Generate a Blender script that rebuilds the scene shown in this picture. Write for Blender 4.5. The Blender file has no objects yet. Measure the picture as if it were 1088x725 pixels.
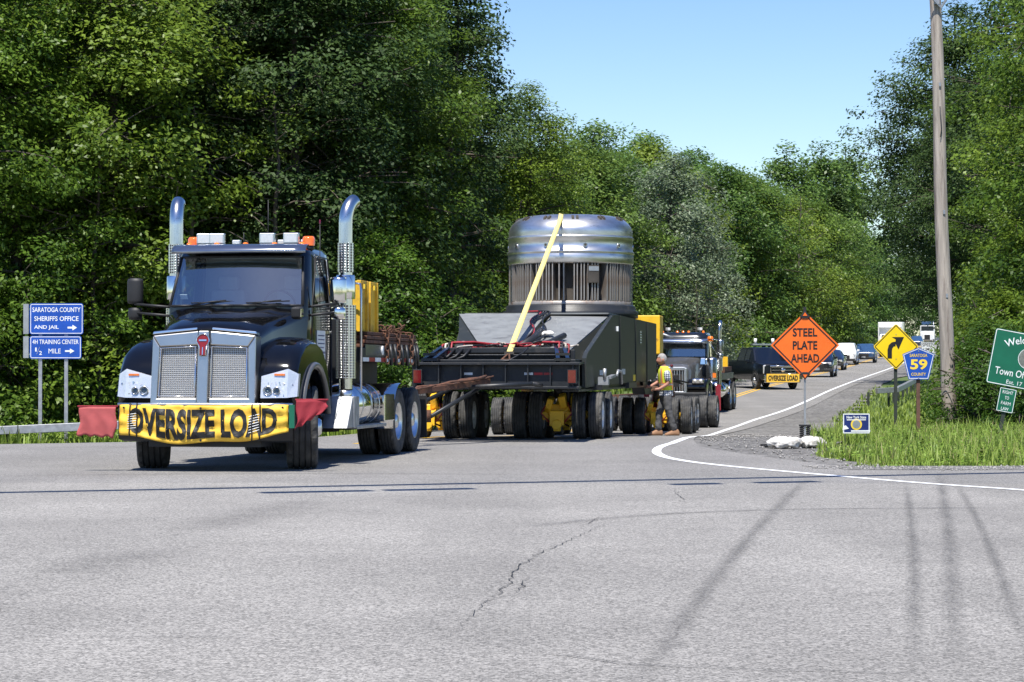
import bpy, bmesh, math, random
import numpy as np
from mathutils import Vector, Matrix, Euler
R = math.radians
PI = math.pi
scene = bpy.context.scene
C = scene.collection

# ------------------------------------------------------------------ camera
F, CX, CY, HOR, CAMZ = 2568.9, 544.0, 362.5, 395.0, 1.3
PITCH = math.atan((HOR - CY) / F)
cam_d = bpy.data.cameras.new('camera'); cam_d.lens = 85; cam_d.sensor_width = 36
cam_d.clip_start = 0.5; cam_d.clip_end = 6000
cam = bpy.data.objects.new('camera', cam_d); C.objects.link(cam)
cam.location = (0, 0, CAMZ); cam.rotation_euler = (PI / 2 + PITCH, 0, 0)
scene.camera = cam
# ------------------------------------------------------------------ sky, sun, exposure
SUN_EL, SUN_AZ = R(64), R(193)
world = bpy.data.worlds.new('World'); scene.world = world; world.use_nodes = True
wn = world.node_tree; bg = wn.nodes['Background']
sky = wn.nodes.new('ShaderNodeTexSky'); sky.sky_type = 'NISHITA'; sky.sun_disc = False
sky.sun_elevation = SUN_EL; sky.sun_rotation = SUN_AZ; sky.altitude = 100
sky.air_density = 1.0; sky.dust_density = 0.25; sky.ozone_density = 1.8
hs_ = wn.nodes.new('ShaderNodeHueSaturation'); hs_.inputs['Saturation'].default_value = 1.27; hs_.inputs['Hue'].default_value = .513
wn.links.new(sky.outputs[0], hs_.inputs['Color']); wn.links.new(hs_.outputs[0], bg.inputs[0]); bg.inputs[1].default_value = 0.112
sd = bpy.data.lights.new('sun', 'SUN'); sd.energy = 5.0; sd.angle = R(0.53); sd.color = (1, .955, .88)
sun = bpy.data.objects.new('sun', sd); C.objects.link(sun)
sdir = Vector((math.sin(SUN_AZ) * math.cos(SUN_EL), math.cos(SUN_AZ) * math.cos(SUN_EL), math.sin(SUN_EL)))
sun.rotation_euler = sdir.to_track_quat('Z', 'Y').to_euler(); sun.location = (0, 0, 60)
scene.view_settings.view_transform = 'Standard'; scene.view_settings.look = 'None'
scene.view_settings.exposure = 0.6; scene.view_settings.gamma = 1
scene.render.engine = 'CYCLES'
scene.cycles.max_bounces = 8; scene.cycles.transparent_max_bounces = 12; scene.cycles.caustics_reflective = False
scene.cycles.caustics_refractive = False

# ------------------------------------------------------------------ pixel <-> place helpers (measuring only)
_ca, _sa = math.cos(PITCH), math.sin(PITCH)
def ray(px, py):
    u, v = (px - CX) / F, (CY - py) / F
    return Vector((u, _ca - v * _sa, _sa + v * _ca))
def at(px, py, D):
    d = ray(px, py); t = D / d.y
    return Vector((d.x * t, D, CAMZ + d.z * t))
def sstep(a, b, t):
    t = min(1, max(0, (t - a) / (b - a))); return t * t * (3 - 2 * t)
_kn = [(-200, 0), (20, 0), (46, 0), (60, -.26), (70, -.30), (84, -.2), (91, -.1), (117, .48), (183, 1.62), (257, 3.1), (400, 5.7), (600, 9), (2500, 20)]
def _pchip(kn):
    x = np.array([k[0] for k in kn], float); y = np.array([k[1] for k in kn], float)
    h = np.diff(x); d = np.diff(y) / h; m = np.zeros(len(x))
    for i in range(1, len(x) - 1):
        if d[i-1] * d[i] > 0:
            w1, w2 = 2*h[i] + h[i-1], h[i] + 2*h[i-1]; m[i] = (w1 + w2) / (w1/d[i-1] + w2/d[i])
    m[0], m[-1] = d[0], d[-1]
    def f(t):
        t = min(max(t, x[0]), x[-1]); i = min(int(np.searchsorted(x, t, 'right')) - 1, len(x) - 2)
        s = (t - x[i]) / h[i]
        return float((1+2*s)*(1-s)**2*y[i] + s*(1-s)**2*h[i]*m[i] + s*s*(3-2*s)*y[i+1] + s*s*(s-1)*h[i]*m[i+1])
    return f
prof = _pchip(_kn)
def edge_x(y): return 7.2 + .2 * (y - 75)               # white edge line of the far road
_xr = [(32.4, 4.7), (34, 4.35), (38, 3.7), (42, 3.25), (46, 3.45), (52, 4.0), (60, 5.2), (75, 7.9), (118, 16.4), (460, 84.8)]
_xg = [(32.4, 4.9), (35, 4.75), (42, 5.3), (48, 6.1), (60, 8.0), (80, 10.6), (118, 17.6), (460, 86)]
_xl = [(57, -7.2), (58.5, -5.6), (61, -4.3), (65, -3.2), (75, -1.0), (118, 7.6), (460, 76)]
def lerp_k(k, y): return float(np.interp(y, [a for a, b in k], [b for a, b in k]))
def g(x, y):
    z = prof(y)
    z -= .045 * min(max(0, -3.5 - x), 14) * sstep(40, 57, y)
    if y > 32: z += .05 * min(max(0, x - lerp_k(_xg, y) - .6), 14) * sstep(36, 60, y)
    if y > 60: z += .045 * min(max(0, lerp_k(_xl, y) - 6 - x), 70) * sstep(110, 220, y)
    return z
def ground(px, py):
    D = 6.0; d = ray(px, py)
    while D < 600:
        t = D / d.y; x, z = d.x * t, CAMZ + d.z * t
        if z <= g(x, D): break
        D += .02 + D * .0004
    return x, D

# ------------------------------------------------------------------ text outlines, made before the scene is heavy
TEXTS = {}
def make_texts(strings):
    obs = []
    for s, bold in strings:
        cu = bpy.data.curves.new('t', 'FONT'); cu.body = s; cu.size = 1; cu.resolution_u = 3; cu.offset = bold
        cu.fill_mode = 'FRONT'
        o = bpy.data.objects.new('t', cu); C.objects.link(o); obs.append((s, o))
    dg = bpy.context.evaluated_depsgraph_get()
    for s, o in obs:
        me = bpy.data.meshes.new_from_object(o.evaluated_get(dg))
        v = np.array([tuple(q.co) for q in me.vertices]); fs = [tuple(p.vertices) for p in me.polygons]
        mn, mx = v.min(0), v.max(0)
        v = (v[:, :2] - mn[:2]) / (mx[:2] - mn[:2])
        TEXTS[s] = (v, fs, (mx[0]-mn[0]) / (mx[1]-mn[1]))
        bpy.data.meshes.remove(me)
    for s, o in obs:
        cu = o.data; bpy.data.objects.remove(o); bpy.data.curves.remove(cu)
make_texts([('SARATOGA COUNTY', .012), ('SHERIFFS OFFICE', .012), ('AND JAIL', .012), ('4H TRAINING CENTER', .006), ('MILE', .0), ('1', .01), ('2', .01),
            ('STEEL', .026), ('PLATE', .026), ('AHEAD', .026), ('SARATOGA', .01), ('59', .03), ('COUNTY', .01), ('SPEED', .015), ('LIMIT', .015),
            ('40', .01), ('Welcome', .005), ('Town Of', .005), ('Est. 17', .0), ('RIGHT', 0), ('TO', 0), ('FARM', 0), ('LAW', 0), ('New York State', .02),
            ('OVERSIZE LOAD', .042), ('K', .02)])

# ------------------------------------------------------------------ materials
def mat(name): 
    m = bpy.data.materials.new(name); m.use_nodes = True
    return m, m.node_tree.nodes, m.node_tree.links, m.node_tree.nodes['Principled BSDF']
def pm(name, col, rough=.5, metal=0, var=.12, scale=4, bump=0, bscale=40, coat=0, dirt=None, dirt_amt=.5, dscale=2.5, detail=5, stretch=None, spec=.5):
    """colour with cloudy variation, optional relief and optional second (dirt / rust) colour"""
    m, N, L, b = mat(name)
    tc = N.new('ShaderNodeTexCoord'); src = tc.outputs['Object']
    if stretch:
        mp = N.new('ShaderNodeMapping'); mp.inputs['Scale'].default_value = stretch; L.new(src, mp.inputs[0]); src = mp.outputs[0]
    n = N.new('ShaderNodeTexNoise'); n.inputs['Scale'].default_value = scale; n.inputs['Detail'].default_value = detail; L.new(src, n.inputs[0])
    r = N.new('ShaderNodeValToRGB'); e = r.color_ramp.elements
    lo = [max(0, c * (1 - var)) for c in col]; hi = [min(1, c * (1 + var)) for c in col]
    e[0].position, e[1].position = .3, .7; e[0].color = (*lo, 1); e[1].color = (*hi, 1)
    L.new(n.outputs[0], r.inputs[0]); cout = r.outputs[0]
    if dirt:
        n2 = N.new('ShaderNodeTexNoise'); n2.inputs['Scale'].default_value = dscale; n2.inputs['Detail'].default_value = 7; n2.inputs['Roughness'].default_value = .7
        L.new(src, n2.inputs[0])
        r2 = N.new('ShaderNodeValToRGB'); r2.color_ramp.elements[0].position = .62 - .3 * dirt_amt; r2.color_ramp.elements[1].position = .72 - .1 * dirt_amt
        L.new(n2.outputs[0], r2.inputs[0])
        mx = N.new('ShaderNodeMix'); mx.data_type = 'RGBA'; mx.inputs[7].default_value = (*dirt, 1)
        L.new(r2.outputs[0], mx.inputs[0]); L.new(cout, mx.inputs[6]); cout = mx.outputs[2]
    L.new(cout, b.inputs['Base Color'])
    b.inputs['Roughness'].default_value = rough; b.inputs['Metallic'].default_value = metal
    b.inputs['Coat Weight'].default_value = coat; b.inputs['Coat Roughness'].default_value = .04
    b.inputs['Specular IOR Level'].default_value = spec
    if bump:
        n3 = N.new('ShaderNodeTexNoise'); n3.inputs['Scale'].default_value = bscale; n3.inputs['Detail'].default_value = 4; L.new(src, n3.inputs[0])
        bp = N.new('ShaderNodeBump'); bp.inputs['Strength'].default_value = bump; bp.inputs['Distance'].default_value = .02
        L.new(n3.outputs[0], bp.inputs['Height']); L.new(bp.outputs[0], b.inputs['Normal'])
    return m
def glass_mat(name, tint=(.62, .72, .74), refl=.12):
    m, N, L, b = mat(name); out = N['Material Output']; N.remove(b)
    tr = N.new('ShaderNodeBsdfTransparent'); tr.inputs[0].default_value = (*tint, 1)
    gl = N.new('ShaderNodeBsdfGlossy'); gl.inputs['Roughness'].default_value = .02; gl.inputs[0].default_value = (.95, .95, .9, 1)
    fr = N.new('ShaderNodeLayerWeight'); fr.inputs[0].default_value = .5; pw = N.new('ShaderNodeMath'); pw.operation = 'POWER'; pw.inputs[1].default_value = 4.5
    ad = N.new('ShaderNodeMath'); ad.operation = 'ADD'; ad.inputs[1].default_value = refl; ad.use_clamp = True
    mx = N.new('ShaderNodeMixShader'); L.new(fr.outputs['Facing'], pw.inputs[0]); L.new(pw.outputs[0], ad.inputs[0]); L.new(ad.outputs[0], mx.inputs[0])
    L.new(tr.outputs[0], mx.inputs[1]); L.new(gl.outputs[0], mx.inputs[2]); L.new(mx.outputs[0], out.inputs[0])
    return m
def leaf_mat(name, lo, hi, transl=.3, rough=.45, huevar=.018):
    m, N, L, b = mat(name); out = N['Material Output']
    a = N.new('ShaderNodeAttribute'); a.attribute_name = 'tint'
    mx = N.new('ShaderNodeMix'); mx.data_type = 'RGBA'; mx.inputs[6].default_value = (*lo, 1); mx.inputs[7].default_value = (*hi, 1)
    L.new(a.outputs['Fac'], mx.inputs[0])
    oi = N.new('ShaderNodeObjectInfo'); hs = N.new('ShaderNodeHueSaturation')
    mr = N.new('ShaderNodeMapRange'); mr.inputs[3].default_value = .5 - huevar; mr.inputs[4].default_value = .5 + huevar * .6
    L.new(oi.outputs['Random'], mr.inputs[0]); L.new(mr.outputs[0], hs.inputs['Hue'])
    mr2 = N.new('ShaderNodeMapRange'); mr2.inputs[3].default_value = 1.15; mr2.inputs[4].default_value = .8
    L.new(oi.outputs['Random'], mr2.inputs[0]); L.new(mr2.outputs[0], hs.inputs['Value'])
    L.new(mx.outputs[2], hs.inputs['Color'])
    L.new(hs.outputs[0], b.inputs['Base Color']); b.inputs['Roughness'].default_value = rough; b.inputs['Specular IOR Level'].default_value = .35
    t = N.new('ShaderNodeBsdfTranslucent'); g2 = N.new('ShaderNodeGamma'); g2.inputs[1].default_value = .85
    L.new(hs.outputs[0], g2.inputs[0]); L.new(g2.outputs[0], t.inputs[0])
    ms = N.new('ShaderNodeMixShader'); ms.inputs[0].default_value = transl
    L.new(b.outputs[0], ms.inputs[1]); L.new(t.outputs[0], ms.inputs[2]); L.new(ms.outputs[0], out.inputs[0])
    return m
def asphalt(name, base, coarse, patch=.2):
    m, N, L, b = mat(name); tc = N.new('ShaderNodeTexCoord'); s = tc.outputs['Object']
    v = N.new('ShaderNodeTexVoronoi'); v.inputs['Scale'].default_value = coarse; L.new(s, v.inputs[0])
    r = N.new('ShaderNodeValToRGB'); e = r.color_ramp.elements
    e[0].color = (*[c * .55 for c in base], 1); e[1].color = (*[min(1, c * 1.46) for c in base], 1); e[0].position, e[1].position = .15, .9
    sep = N.new('ShaderNodeSeparateColor'); L.new(v.outputs['Color'], sep.inputs[0]); L.new(sep.outputs[0], r.inputs[0])
    n = N.new('ShaderNodeTexNoise'); n.inputs['Scale'].default_value = .35; n.inputs['Detail'].default_value = 9; n.inputs['Roughness'].default_value = .62; L.new(s, n.inputs[0])
    r2 = N.new('ShaderNodeValToRGB'); e = r2.color_ramp.elements; e[0].position, e[1].position = .3, .72
    e[0].color = (1 - patch, 1 - patch, 1 - patch, 1); e[1].color = (1 + patch * .35, 1 + patch * .35, 1 + patch * .35, 1); L.new(n.outputs[0], r2.inputs[0])
    # traffic wear stretched along the lanes
    mp = N.new('ShaderNodeMapping'); mp.inputs['Rotation'].default_value = (0, 0, R(11)); mp.inputs['Scale'].default_value = (.55, .03, 1); L.new(s, mp.inputs[0])
    n4 = N.new('ShaderNodeTexNoise'); n4.inputs['Scale'].default_value = 1; n4.inputs['Detail'].default_value = 3; L.new(mp.outputs[0], n4.inputs[0])
    r4 = N.new('ShaderNodeValToRGB'); e = r4.color_ramp.elements; e[0].position, e[1].position = .35, .62
    e[0].color = (.86, .86, .86, 1); e[1].color = (1, 1, 1, 1); L.new(n4.outputs[0], r4.inputs[0])
    mu = N.new('ShaderNodeMix'); mu.data_type = 'RGBA'; mu.blend_type = 'MULTIPLY'; mu.inputs[0].default_value = 1
    L.new(r.outputs[0], mu.inputs[6]); L.new(r2.outputs[0], mu.inputs[7])
    mu2 = N.new('ShaderNodeMix'); mu2.data_type = 'RGBA'; mu2.blend_type = 'MULTIPLY'; mu2.inputs[0].default_value = 1
    L.new(mu.outputs[2], mu2.inputs[6]); L.new(r4.outputs[0], mu2.inputs[7])
    L.new(mu2.outputs[2], b.inputs['Base Color']); b.inputs['Roughness'].default_value = .85; b.inputs['Specular IOR Level'].default_value = .3
    bp = N.new('ShaderNodeBump'); bp.inputs['Strength'].default_value = .35; bp.inputs['Distance'].default_value = .005
    L.new(v.outputs['Distance'], bp.inputs['Height']); L.new(bp.outputs[0], b.inputs['Normal'])
    return m
def stain_mat(name, col, amount, scale=3, stretch=(1, 1, 1)):
    m, N, L, b = mat(name); out = N['Material Output']; tc = N.new('ShaderNodeTexCoord')
    mp = N.new('ShaderNodeMapping'); mp.inputs['Scale'].default_value = stretch; L.new(tc.outputs['Object'], mp.inputs[0])
    n = N.new('ShaderNodeTexNoise'); n.inputs['Scale'].default_value = scale; n.inputs['Detail'].default_value = 8; n.inputs['Roughness'].default_value = .7; L.new(mp.outputs[0], n.inputs[0])
    a = N.new('ShaderNodeAttribute'); a.attribute_name = 'fade'
    mr = N.new('ShaderNodeMapRange'); mr.inputs[1].default_value = .3; mr.inputs[2].default_value = .65; mr.inputs[3].default_value = .25; mr.inputs[4].default_value = 1; L.new(n.outputs[0], mr.inputs[0])
    mu = N.new('ShaderNodeMath'); mu.operation = 'MULTIPLY'; L.new(mr.outputs[0], mu.inputs[0]); L.new(a.outputs['Fac'], mu.inputs[1])
    mu2 = N.new('ShaderNodeMath'); mu2.operation = 'MULTIPLY'; mu2.inputs[1].default_value = amount; L.new(mu.outputs[0], mu2.inputs[0])
    tr = N.new('ShaderNodeBsdfTransparent'); ms = N.new('ShaderNodeMixShader'); b.inputs['Base Color'].default_value = (*col, 1); b.inputs['Roughness'].default_value = .8
    L.new(mu2.outputs[0], ms.inputs[0]); L.new(tr.outputs[0], ms.inputs[1]); L.new(b.outputs[0], ms.inputs[2]); L.new(ms.outputs[0], out.inputs[0])
    return m
def perf_mat(name, col, hole, scale, metal=1, rough=.3, ratio=.33, flat=False):
    """perforated sheet: round dark holes in rows, printed as fine relief"""
    m, N, L, b = mat(name); tc = N.new('ShaderNodeTexCoord')
    v = N.new('ShaderNodeTexVoronoi'); v.inputs['Scale'].default_value = scale; v.inputs['Randomness'].default_value = .0
    if flat:
        v.voronoi_dimensions = '2D'; sp = N.new('ShaderNodeSeparateXYZ'); cb = N.new('ShaderNodeCombineXYZ'); L.new(tc.outputs['Object'], sp.inputs[0]); L.new(sp.outputs[1], cb.inputs[0]); L.new(sp.outputs[2], cb.inputs[1]); L.new(cb.outputs[0], v.inputs[0])
    else: L.new(tc.outputs['Object'], v.inputs[0])
    r = N.new('ShaderNodeValToRGB'); r.color_ramp.elements[0].position = ratio; r.color_ramp.elements[1].position = ratio + .12; L.new(v.outputs['Distance'], r.inputs[0])
    mx = N.new('ShaderNodeMix'); mx.data_type = 'RGBA'; mx.inputs[6].default_value = (*hole, 1); mx.inputs[7].default_value = (*col, 1)
    L.new(r.outputs[0], mx.inputs[0]); L.new(mx.outputs[2], b.inputs['Base Color'])
    L.new(r.outputs[0], b.inputs['Metallic']); b.inputs['Roughness'].default_value = rough
    bp = N.new('ShaderNodeBump'); bp.inputs['Strength'].default_value = .6; bp.inputs['Distance'].default_value = .01; L.new(r.outputs[0], bp.inputs['Height']); L.new(bp.outputs[0], b.inputs['Normal'])
    return m
def emit_free_lens(name, col, rough=.12):
    return pm(name, col, rough=rough, var=.1, scale=12, coat=.8)

m_black = pm('black_paint', (.004, .0042, .005), rough=.12, var=.2, coat=.5, spec=.25)
m_black2 = pm('dark_frame_paint', (.016, .018, .021), rough=.45, var=.25, scale=3, bump=.08, dirt=(.06, .055, .05), dirt_amt=.25)
m_charcoal = pm('box_green_grey_paint', (.022, .025, .022), rough=.5, var=.12, scale=2, dirt=(.05, .05, .045), dirt_amt=.2)
m_navy = pm('navy_paint', (.008, .012, .02), rough=.25, var=.2, coat=.5, spec=.3)
m_bluepaint = pm('blue_car_paint', (.03, .07, .15), rough=.25, coat=.5)
m_greyhood = pm('grey_hood_paint', (.08, .08, .082), rough=.35, coat=.5, dirt=(.15, .14, .13), dirt_amt=.2)
m_chrome = pm('chrome', (.78, .765, .74), rough=.1, metal=1, var=.04)
m_steel = pm('brushed_steel', (.5, .51, .52), rough=.24, metal=1, var=.14, scale=3, stretch=(1, 1, 8), bump=.05, bscale=30)
m_alu = pm('aluminium', (.66, .67, .68), rough=.3, metal=1, var=.1)
m_stack = pm('stack_chrome', (.66, .64, .61), rough=.2, metal=1, var=.12, scale=5, stretch=(2, 2, .5))
m_galv = pm('galvanised_steel', (.36, .37, .38), rough=.5, metal=.7, var=.2, scale=9)
m_rubber = pm('tyre_rubber', (.056, .056, .056), rough=.8, var=.3, scale=6, bump=.3, bscale=45, dirt=(.115, .11, .10), dirt_amt=.4, spec=.25)
m_whiterim = pm('white_rim', (.66, .67, .67), rough=.4, var=.1, dirt=(.3, .27, .22), dirt_amt=.3)
m_yellow = pm('machine_yellow', (.85, .5, .025), rough=.42, var=.12, scale=5, dirt=(.3, .15, .03), dirt_amt=.2, dscale=5)
m_yellow2 = pm('ballast_yellow', (.72, .44, .035), rough=.5, var=.15, dirt=(.3, .17, .04), dirt_amt=.35)
m_rust = pm('rusty_steel', (.13, .055, .03), rough=.85, var=.45, scale=7, bump=.3, dirt=(.06, .035, .025), dirt_amt=.6, dscale=6)
m_plate = pm('grey_plate', (.2, .208, .205), rough=.55, var=.14, scale=3, dirt=(.11, .11, .11), dirt_amt=.35, bump=.05)
m_darkplastic = pm('black_plastic', (.015, .015, .016), rough=.55, var=.2)
m_interior = pm('cab_interior', (.3, .32, .32), rough=.8)
m_seat = pm('seat_cloth', (.42, .43, .44), rough=.9)
m_glass = glass_mat('window_glass', (.82, .92, .94), .32)
m_glassd = glass_mat('dark_window_glass', (.25, .3, .32), .05)
m_lens = glass_mat('clear_lens', (.97, .98, .99), .05)
m_amber = emit_free_lens('amber_lens', (.85, .2, .015))
m_orange = emit_free_lens('orange_beacon_lens', (.9, .16, .02))
m_redlens = emit_free_lens('red_lens', (.12, .006, .01))
m_white = pm('white_paint', (.75, .76, .77), rough=.4, var=.05, coat=.3)
m_lampface = pm('lamp_reflector', (.8, .8, .8), rough=.3, metal=.55, var=.06, scale=30, bump=.12, bscale=60)
m_grille = perf_mat('grille_mesh', (.50, .49, .47), (.09, .09, .088), 40, ratio=.3, flat=True, rough=.45)
m_shield = perf_mat('perforated_shield', (.62, .62, .62), (.015, .015, .015), 26, ratio=.36, rough=.2)
m_redcloth = pm('red_flag_cloth', (.27, .018, .03), rough=.8, var=.15, bump=.2, bscale=60)
m_pinkcloth = pm('faded_red_mesh_cloth', (.42, .085, .085), rough=.8, var=.15, bump=.3, bscale=120)
m_banner = pm('banner_yellow', (.86, .52, .05), rough=.55, var=.1, scale=3, dirt=(.5, .3, .06), dirt_amt=.12, dscale=6)
m_ink = pm('black_ink', (.008, .008, .008), rough=.6)
m_inkw = pm('white_ink', (.78, .8, .8), rough=.5)
m_inky = pm('yellow_ink', (.85, .6, .05), rough=.5)
m_stripred = pm('red_reflective', (.34, .015, .02), rough=.35)
m_strap = pm('yellow_webbing', (.74, .62, .22), rough=.75, var=.12, scale=14, bump=.3, bscale=90)
m_hose = pm('black_hose', (.012, .012, .013), rough=.5)
m_hosered = pm('red_hose', (.3, .025, .03), rough=.5, var=.3)
m_hoseW = pm('pale_hose', (.5, .45, .38), rough=.6, var=.3)
m_orangesign = pm('orange_sheeting', (.82, .145, .012), rough=.4, var=.07, dirt=(.7, .13, .02), dirt_amt=.15)
m_yellowsign = pm('yellow_sheeting', (.9, .62, .01), rough=.4, var=.04)
m_bluesign = pm('blue_sheeting', (.009, .07, .38), rough=.4, var=.14)
m_greensign = pm('green_sheeting', (.006, .12, .065), rough=.4, var=.1)
m_navysign = pm('navy_sign', (.012, .025, .14), rough=.4)
m_signback = pm('sign_aluminium', (.42, .43, .44), rough=.45, metal=.6, var=.15)
m_postdark = pm('green_sign_post', (.05, .06, .05), rough=.6, metal=.4, var=.3)
m_postrust = pm('brown_sign_post', (.12, .06, .04), rough=.8, var=.35, scale=8)
m_asph = asphalt('main_road_asphalt', (.242, .233, .219), 75, .2)
m_asph2 = asphalt('side_road_asphalt', (.272, .26, .24), 78, .22)
m_linew = pm('white_line_paint', (.78, .79, .79), rough=.6, var=.12, scale=8, dirt=(.5, .5, .5), dirt_amt=.25, dscale=9)
m_liney = pm('yellow_line_paint', (.72, .43, .04), rough=.6, var=.12, scale=8, dirt=(.4, .3, .12), dirt_amt=.3, dscale=6)
m_gravel = asphalt('gravel', (.185, .178, .166), 11, .35)
m_soil = pm('soil', (.07, .09, .03), rough=1, var=.4, scale=3, bump=.4, bscale=8, dirt=(.09, .15, .025), dirt_amt=.8)
m_bark = pm('bark', (.085, .07, .055), rough=.95, var=.4, scale=6, bump=.8, bscale=10, stretch=(3, 3, .6))
m_poleW = pm('weathered_pole_wood', (.36, .315, .27), rough=.9, var=.3, scale=3, bump=.5, bscale=8, stretch=(6, 6, .35), dirt=(.13, .1, .085), dirt_amt=.38, dscale=1.6)
m_sand = pm('sandbag_cloth', (.6, .58, .54), rough=.9, var=.2, scale=9, bump=1, bscale=14, dirt=(.28, .25, .2), dirt_amt=.4, dscale=5)
m_cask = pm('polished_cask_steel', (.7, .685, .66), rough=.36, metal=1, var=.2, scale=2.2, stretch=(1, 1, 3), dirt=(.45, .44, .42), dirt_amt=.2, dscale=3, bump=.02, bscale=14)
m_fin = pm('stained_fin_steel', (.36, .33, .3), rough=.5, metal=.6, var=.25, scale=5, stretch=(2, 2, .6), dirt=(.2, .13, .09), dirt_amt=.45)
m_core = pm('stained_core_steel', (.07, .06, .05), rough=.7, metal=.3, var=.4)
m_leafA = leaf_mat('leaf_green', (.036, .082, .008), (.105, .195, .02), .36)
m_leafB = leaf_mat('leaf_bright', (.055, .115, .01), (.15, .25, .026), .38)
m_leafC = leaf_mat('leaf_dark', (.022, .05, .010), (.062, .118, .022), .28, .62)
m_leafF = leaf_mat('leaf_silver', (.13, .18, .10), (.27, .33, .20), .3)
m_leafY = leaf_mat('leaf_yellowish', (.075, .135, .012), (.18, .26, .03))
m_leafFar = leaf_mat('leaf_far', (.046, .10, .016), (.12, .215, .036), .3)
m_grass = leaf_mat('grass_blade', (.15, .24, .028), (.34, .43, .085), .35, .5, 0)
m_straw = leaf_mat('dry_grass', (.25, .22, .09), (.38, .33, .15), .3, .5, 0)

# ------------------------------------------------------------------ mesh builder
class B:
    def __init__(s): s.v = []; s.f = []; s.m = []; s.s = []; s.mi = 0
    def add(s, vs, fs, smooth=False, M=None):
        o = len(s.v)
        for q in vs:
            q = Vector(q); s.v.append(tuple(M @ q) if M is not None else tuple(q))
        for f in fs: s.f.append(tuple(i + o for i in f)); s.m.append(s.mi); s.s.append(smooth)
        return s
    def box(s, c, d, rot=None, tx=1, ty=1):
        """c centre, d full size; tx, ty shrink the top face"""
        x, y, z = d[0] / 2, d[1] / 2, d[2] / 2
        vs = [(-x, -y, -z), (x, -y, -z), (x, y, -z), (-x, y, -z), (-x*tx, -y*ty, z), (x*tx, -y*ty, z), (x*tx, y*ty, z), (-x*tx, y*ty, z)]
        M = Matrix.Translation(c)
        if rot is not None: M = M @ Euler(rot).to_matrix().to_4x4()
        return s.add(vs, [(0, 3, 2, 1), (4, 5, 6, 7), (0, 1, 5, 4), (1, 2, 6, 5), (2, 3, 7, 6), (3, 0, 4, 7)], M=M)
    def beam(s, a, b, w, h, up=(0, 0, 1)):
        a, b = Vector(a), Vector(b); d = (b - a); L = d.length; d.normalize(); up = Vector(up)
        if abs(d.dot(up)) > .98: up = Vector((0, 1, 0))
        sd = d.cross(up).normalized(); u = sd.cross(d)
        vs = [p + sd * sx * w / 2 + u * sz * h / 2 for p in (a, b) for sx, sz in ((-1, -1), (1, -1), (1, 1), (-1, 1))]
        return s.add(vs, [(0, 1, 2, 3), (7, 6, 5, 4), (0, 4, 5, 1), (1, 5, 6, 2), (2, 6, 7, 3), (3, 7, 4, 0)])
    def tube(s, pts, r, n=8, caps=True, closed=False):
        pts = [Vector(p) for p in pts]; k = len(pts); rs = r if hasattr(r, '__len__') else [r] * k
        vs, fs = [], []; prev = None
        for i, p in enumerate(pts):
            t = (pts[(i+1) % k] - pts[i-1]) if closed else (pts[min(i+1, k-1)] - pts[max(i-1, 0)])
            if t.length < 1e-9: t = Vector((0, 0, 1))
            t.normalize()
            if prev is None:
                a = Vector((0, 0, 1)) if abs(t.z) < .9 else Vector((1, 0, 0)); u = t.cross(a).normalized()
            else:
                u = (prev - t * prev.dot(t)); u = u.normalized() if u.length > 1e-6 else t.orthogonal().normalized()
            prev = u; w = t.cross(u)
            for j in range(n):
                a = 2 * PI * j / n; vs.append(p + (u * math.cos(a) + w * math.sin(a)) * rs[i])
        for i in range(k if closed else k - 1):
            for j in range(n):
                a, b2 = i * n + j, i * n + (j + 1) % n; i2 = (i + 1) % k
                fs.append((a, b2, i2 * n + (j + 1) % n, i2 * n + j))
        s.add(vs, fs, True)
        if caps and not closed:
            s.add([vs[j] for j in range(n)], [tuple(range(n - 1, -1, -1))]); s.add([vs[(k-1) * n + j] for j in range(n)], [tuple(range(n))])
        return s
    def cyl(s, a, b, r, n=16, r2=None): return s.tube([a, b], [r, r if r2 is None else r2], n)
    def lathe(s, prof, n=32, axis='z', o=(0, 0, 0), smooth=True, lug=None, sharp=False):
        """prof: (radius, height) list; lug: {profile index: radius drop on every other segment}"""
        vs, fs = [], []; k = len(prof); o = Vector(o)
        for j in range(n):
            a = 2 * PI * j / n
            for i, (r, h) in enumerate(prof):
                if lug and i in lug and (j // 2) % 2: r -= lug[i]
                c, q = r * math.cos(a), r * math.sin(a)
                vs.append(o + Vector((c, q, h) if axis == 'z' else (c, h, q) if axis == 'y' else (h, c, q)))
        for j in range(n):
            for i in range(k - 1):
                a, b2 = j * k + i, ((j + 1) % n) * k + i
                fs.append((a, b2, b2 + 1, a + 1))
        return s.add(vs, fs, smooth)
    def prism(s, poly, a, b, plane='xz', shrink=1, ctr=None):
        """poly extruded from a to b along the axis missing from plane; shrink scales the b end about ctr"""
        n = len(poly)
        if ctr is None: ctr = (sum(p[0] for p in poly) / n, sum(p[1] for p in poly) / n)
        def P(p, t): return (p[0], t, p[1]) if plane == 'xz' else (t, p[0], p[1]) if plane == 'yz' else (p[0], p[1], t)
        vs = [P(p, a) for p in poly] + [P((ctr[0] + (p[0]-ctr[0]) * shrink, ctr[1] + (p[1]-ctr[1]) * shrink), b) for p in poly]
        fs = [tuple(range(n)), tuple(range(2*n - 1, n - 1, -1))] + [(i, i + n, (i+1) % n + n, (i+1) % n) for i in range(n)]
        return s.add(vs, fs)
    def grid(s, P, smooth=True, closed=False, skip=None):
        """P[i][j] grid of points"""
        ni, nj = len(P), len(P[0]); vs = [q for row in P for q in row]; fs = []
        for i in range(ni - 1):
            for j in range(nj if closed else nj - 1):
                if skip and skip(i, j): continue
                j2 = (j + 1) % nj; fs.append((i*nj + j, i*nj + j2, (i+1)*nj + j2, (i+1)*nj + j))
        return s.add(vs, fs, smooth)
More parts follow.
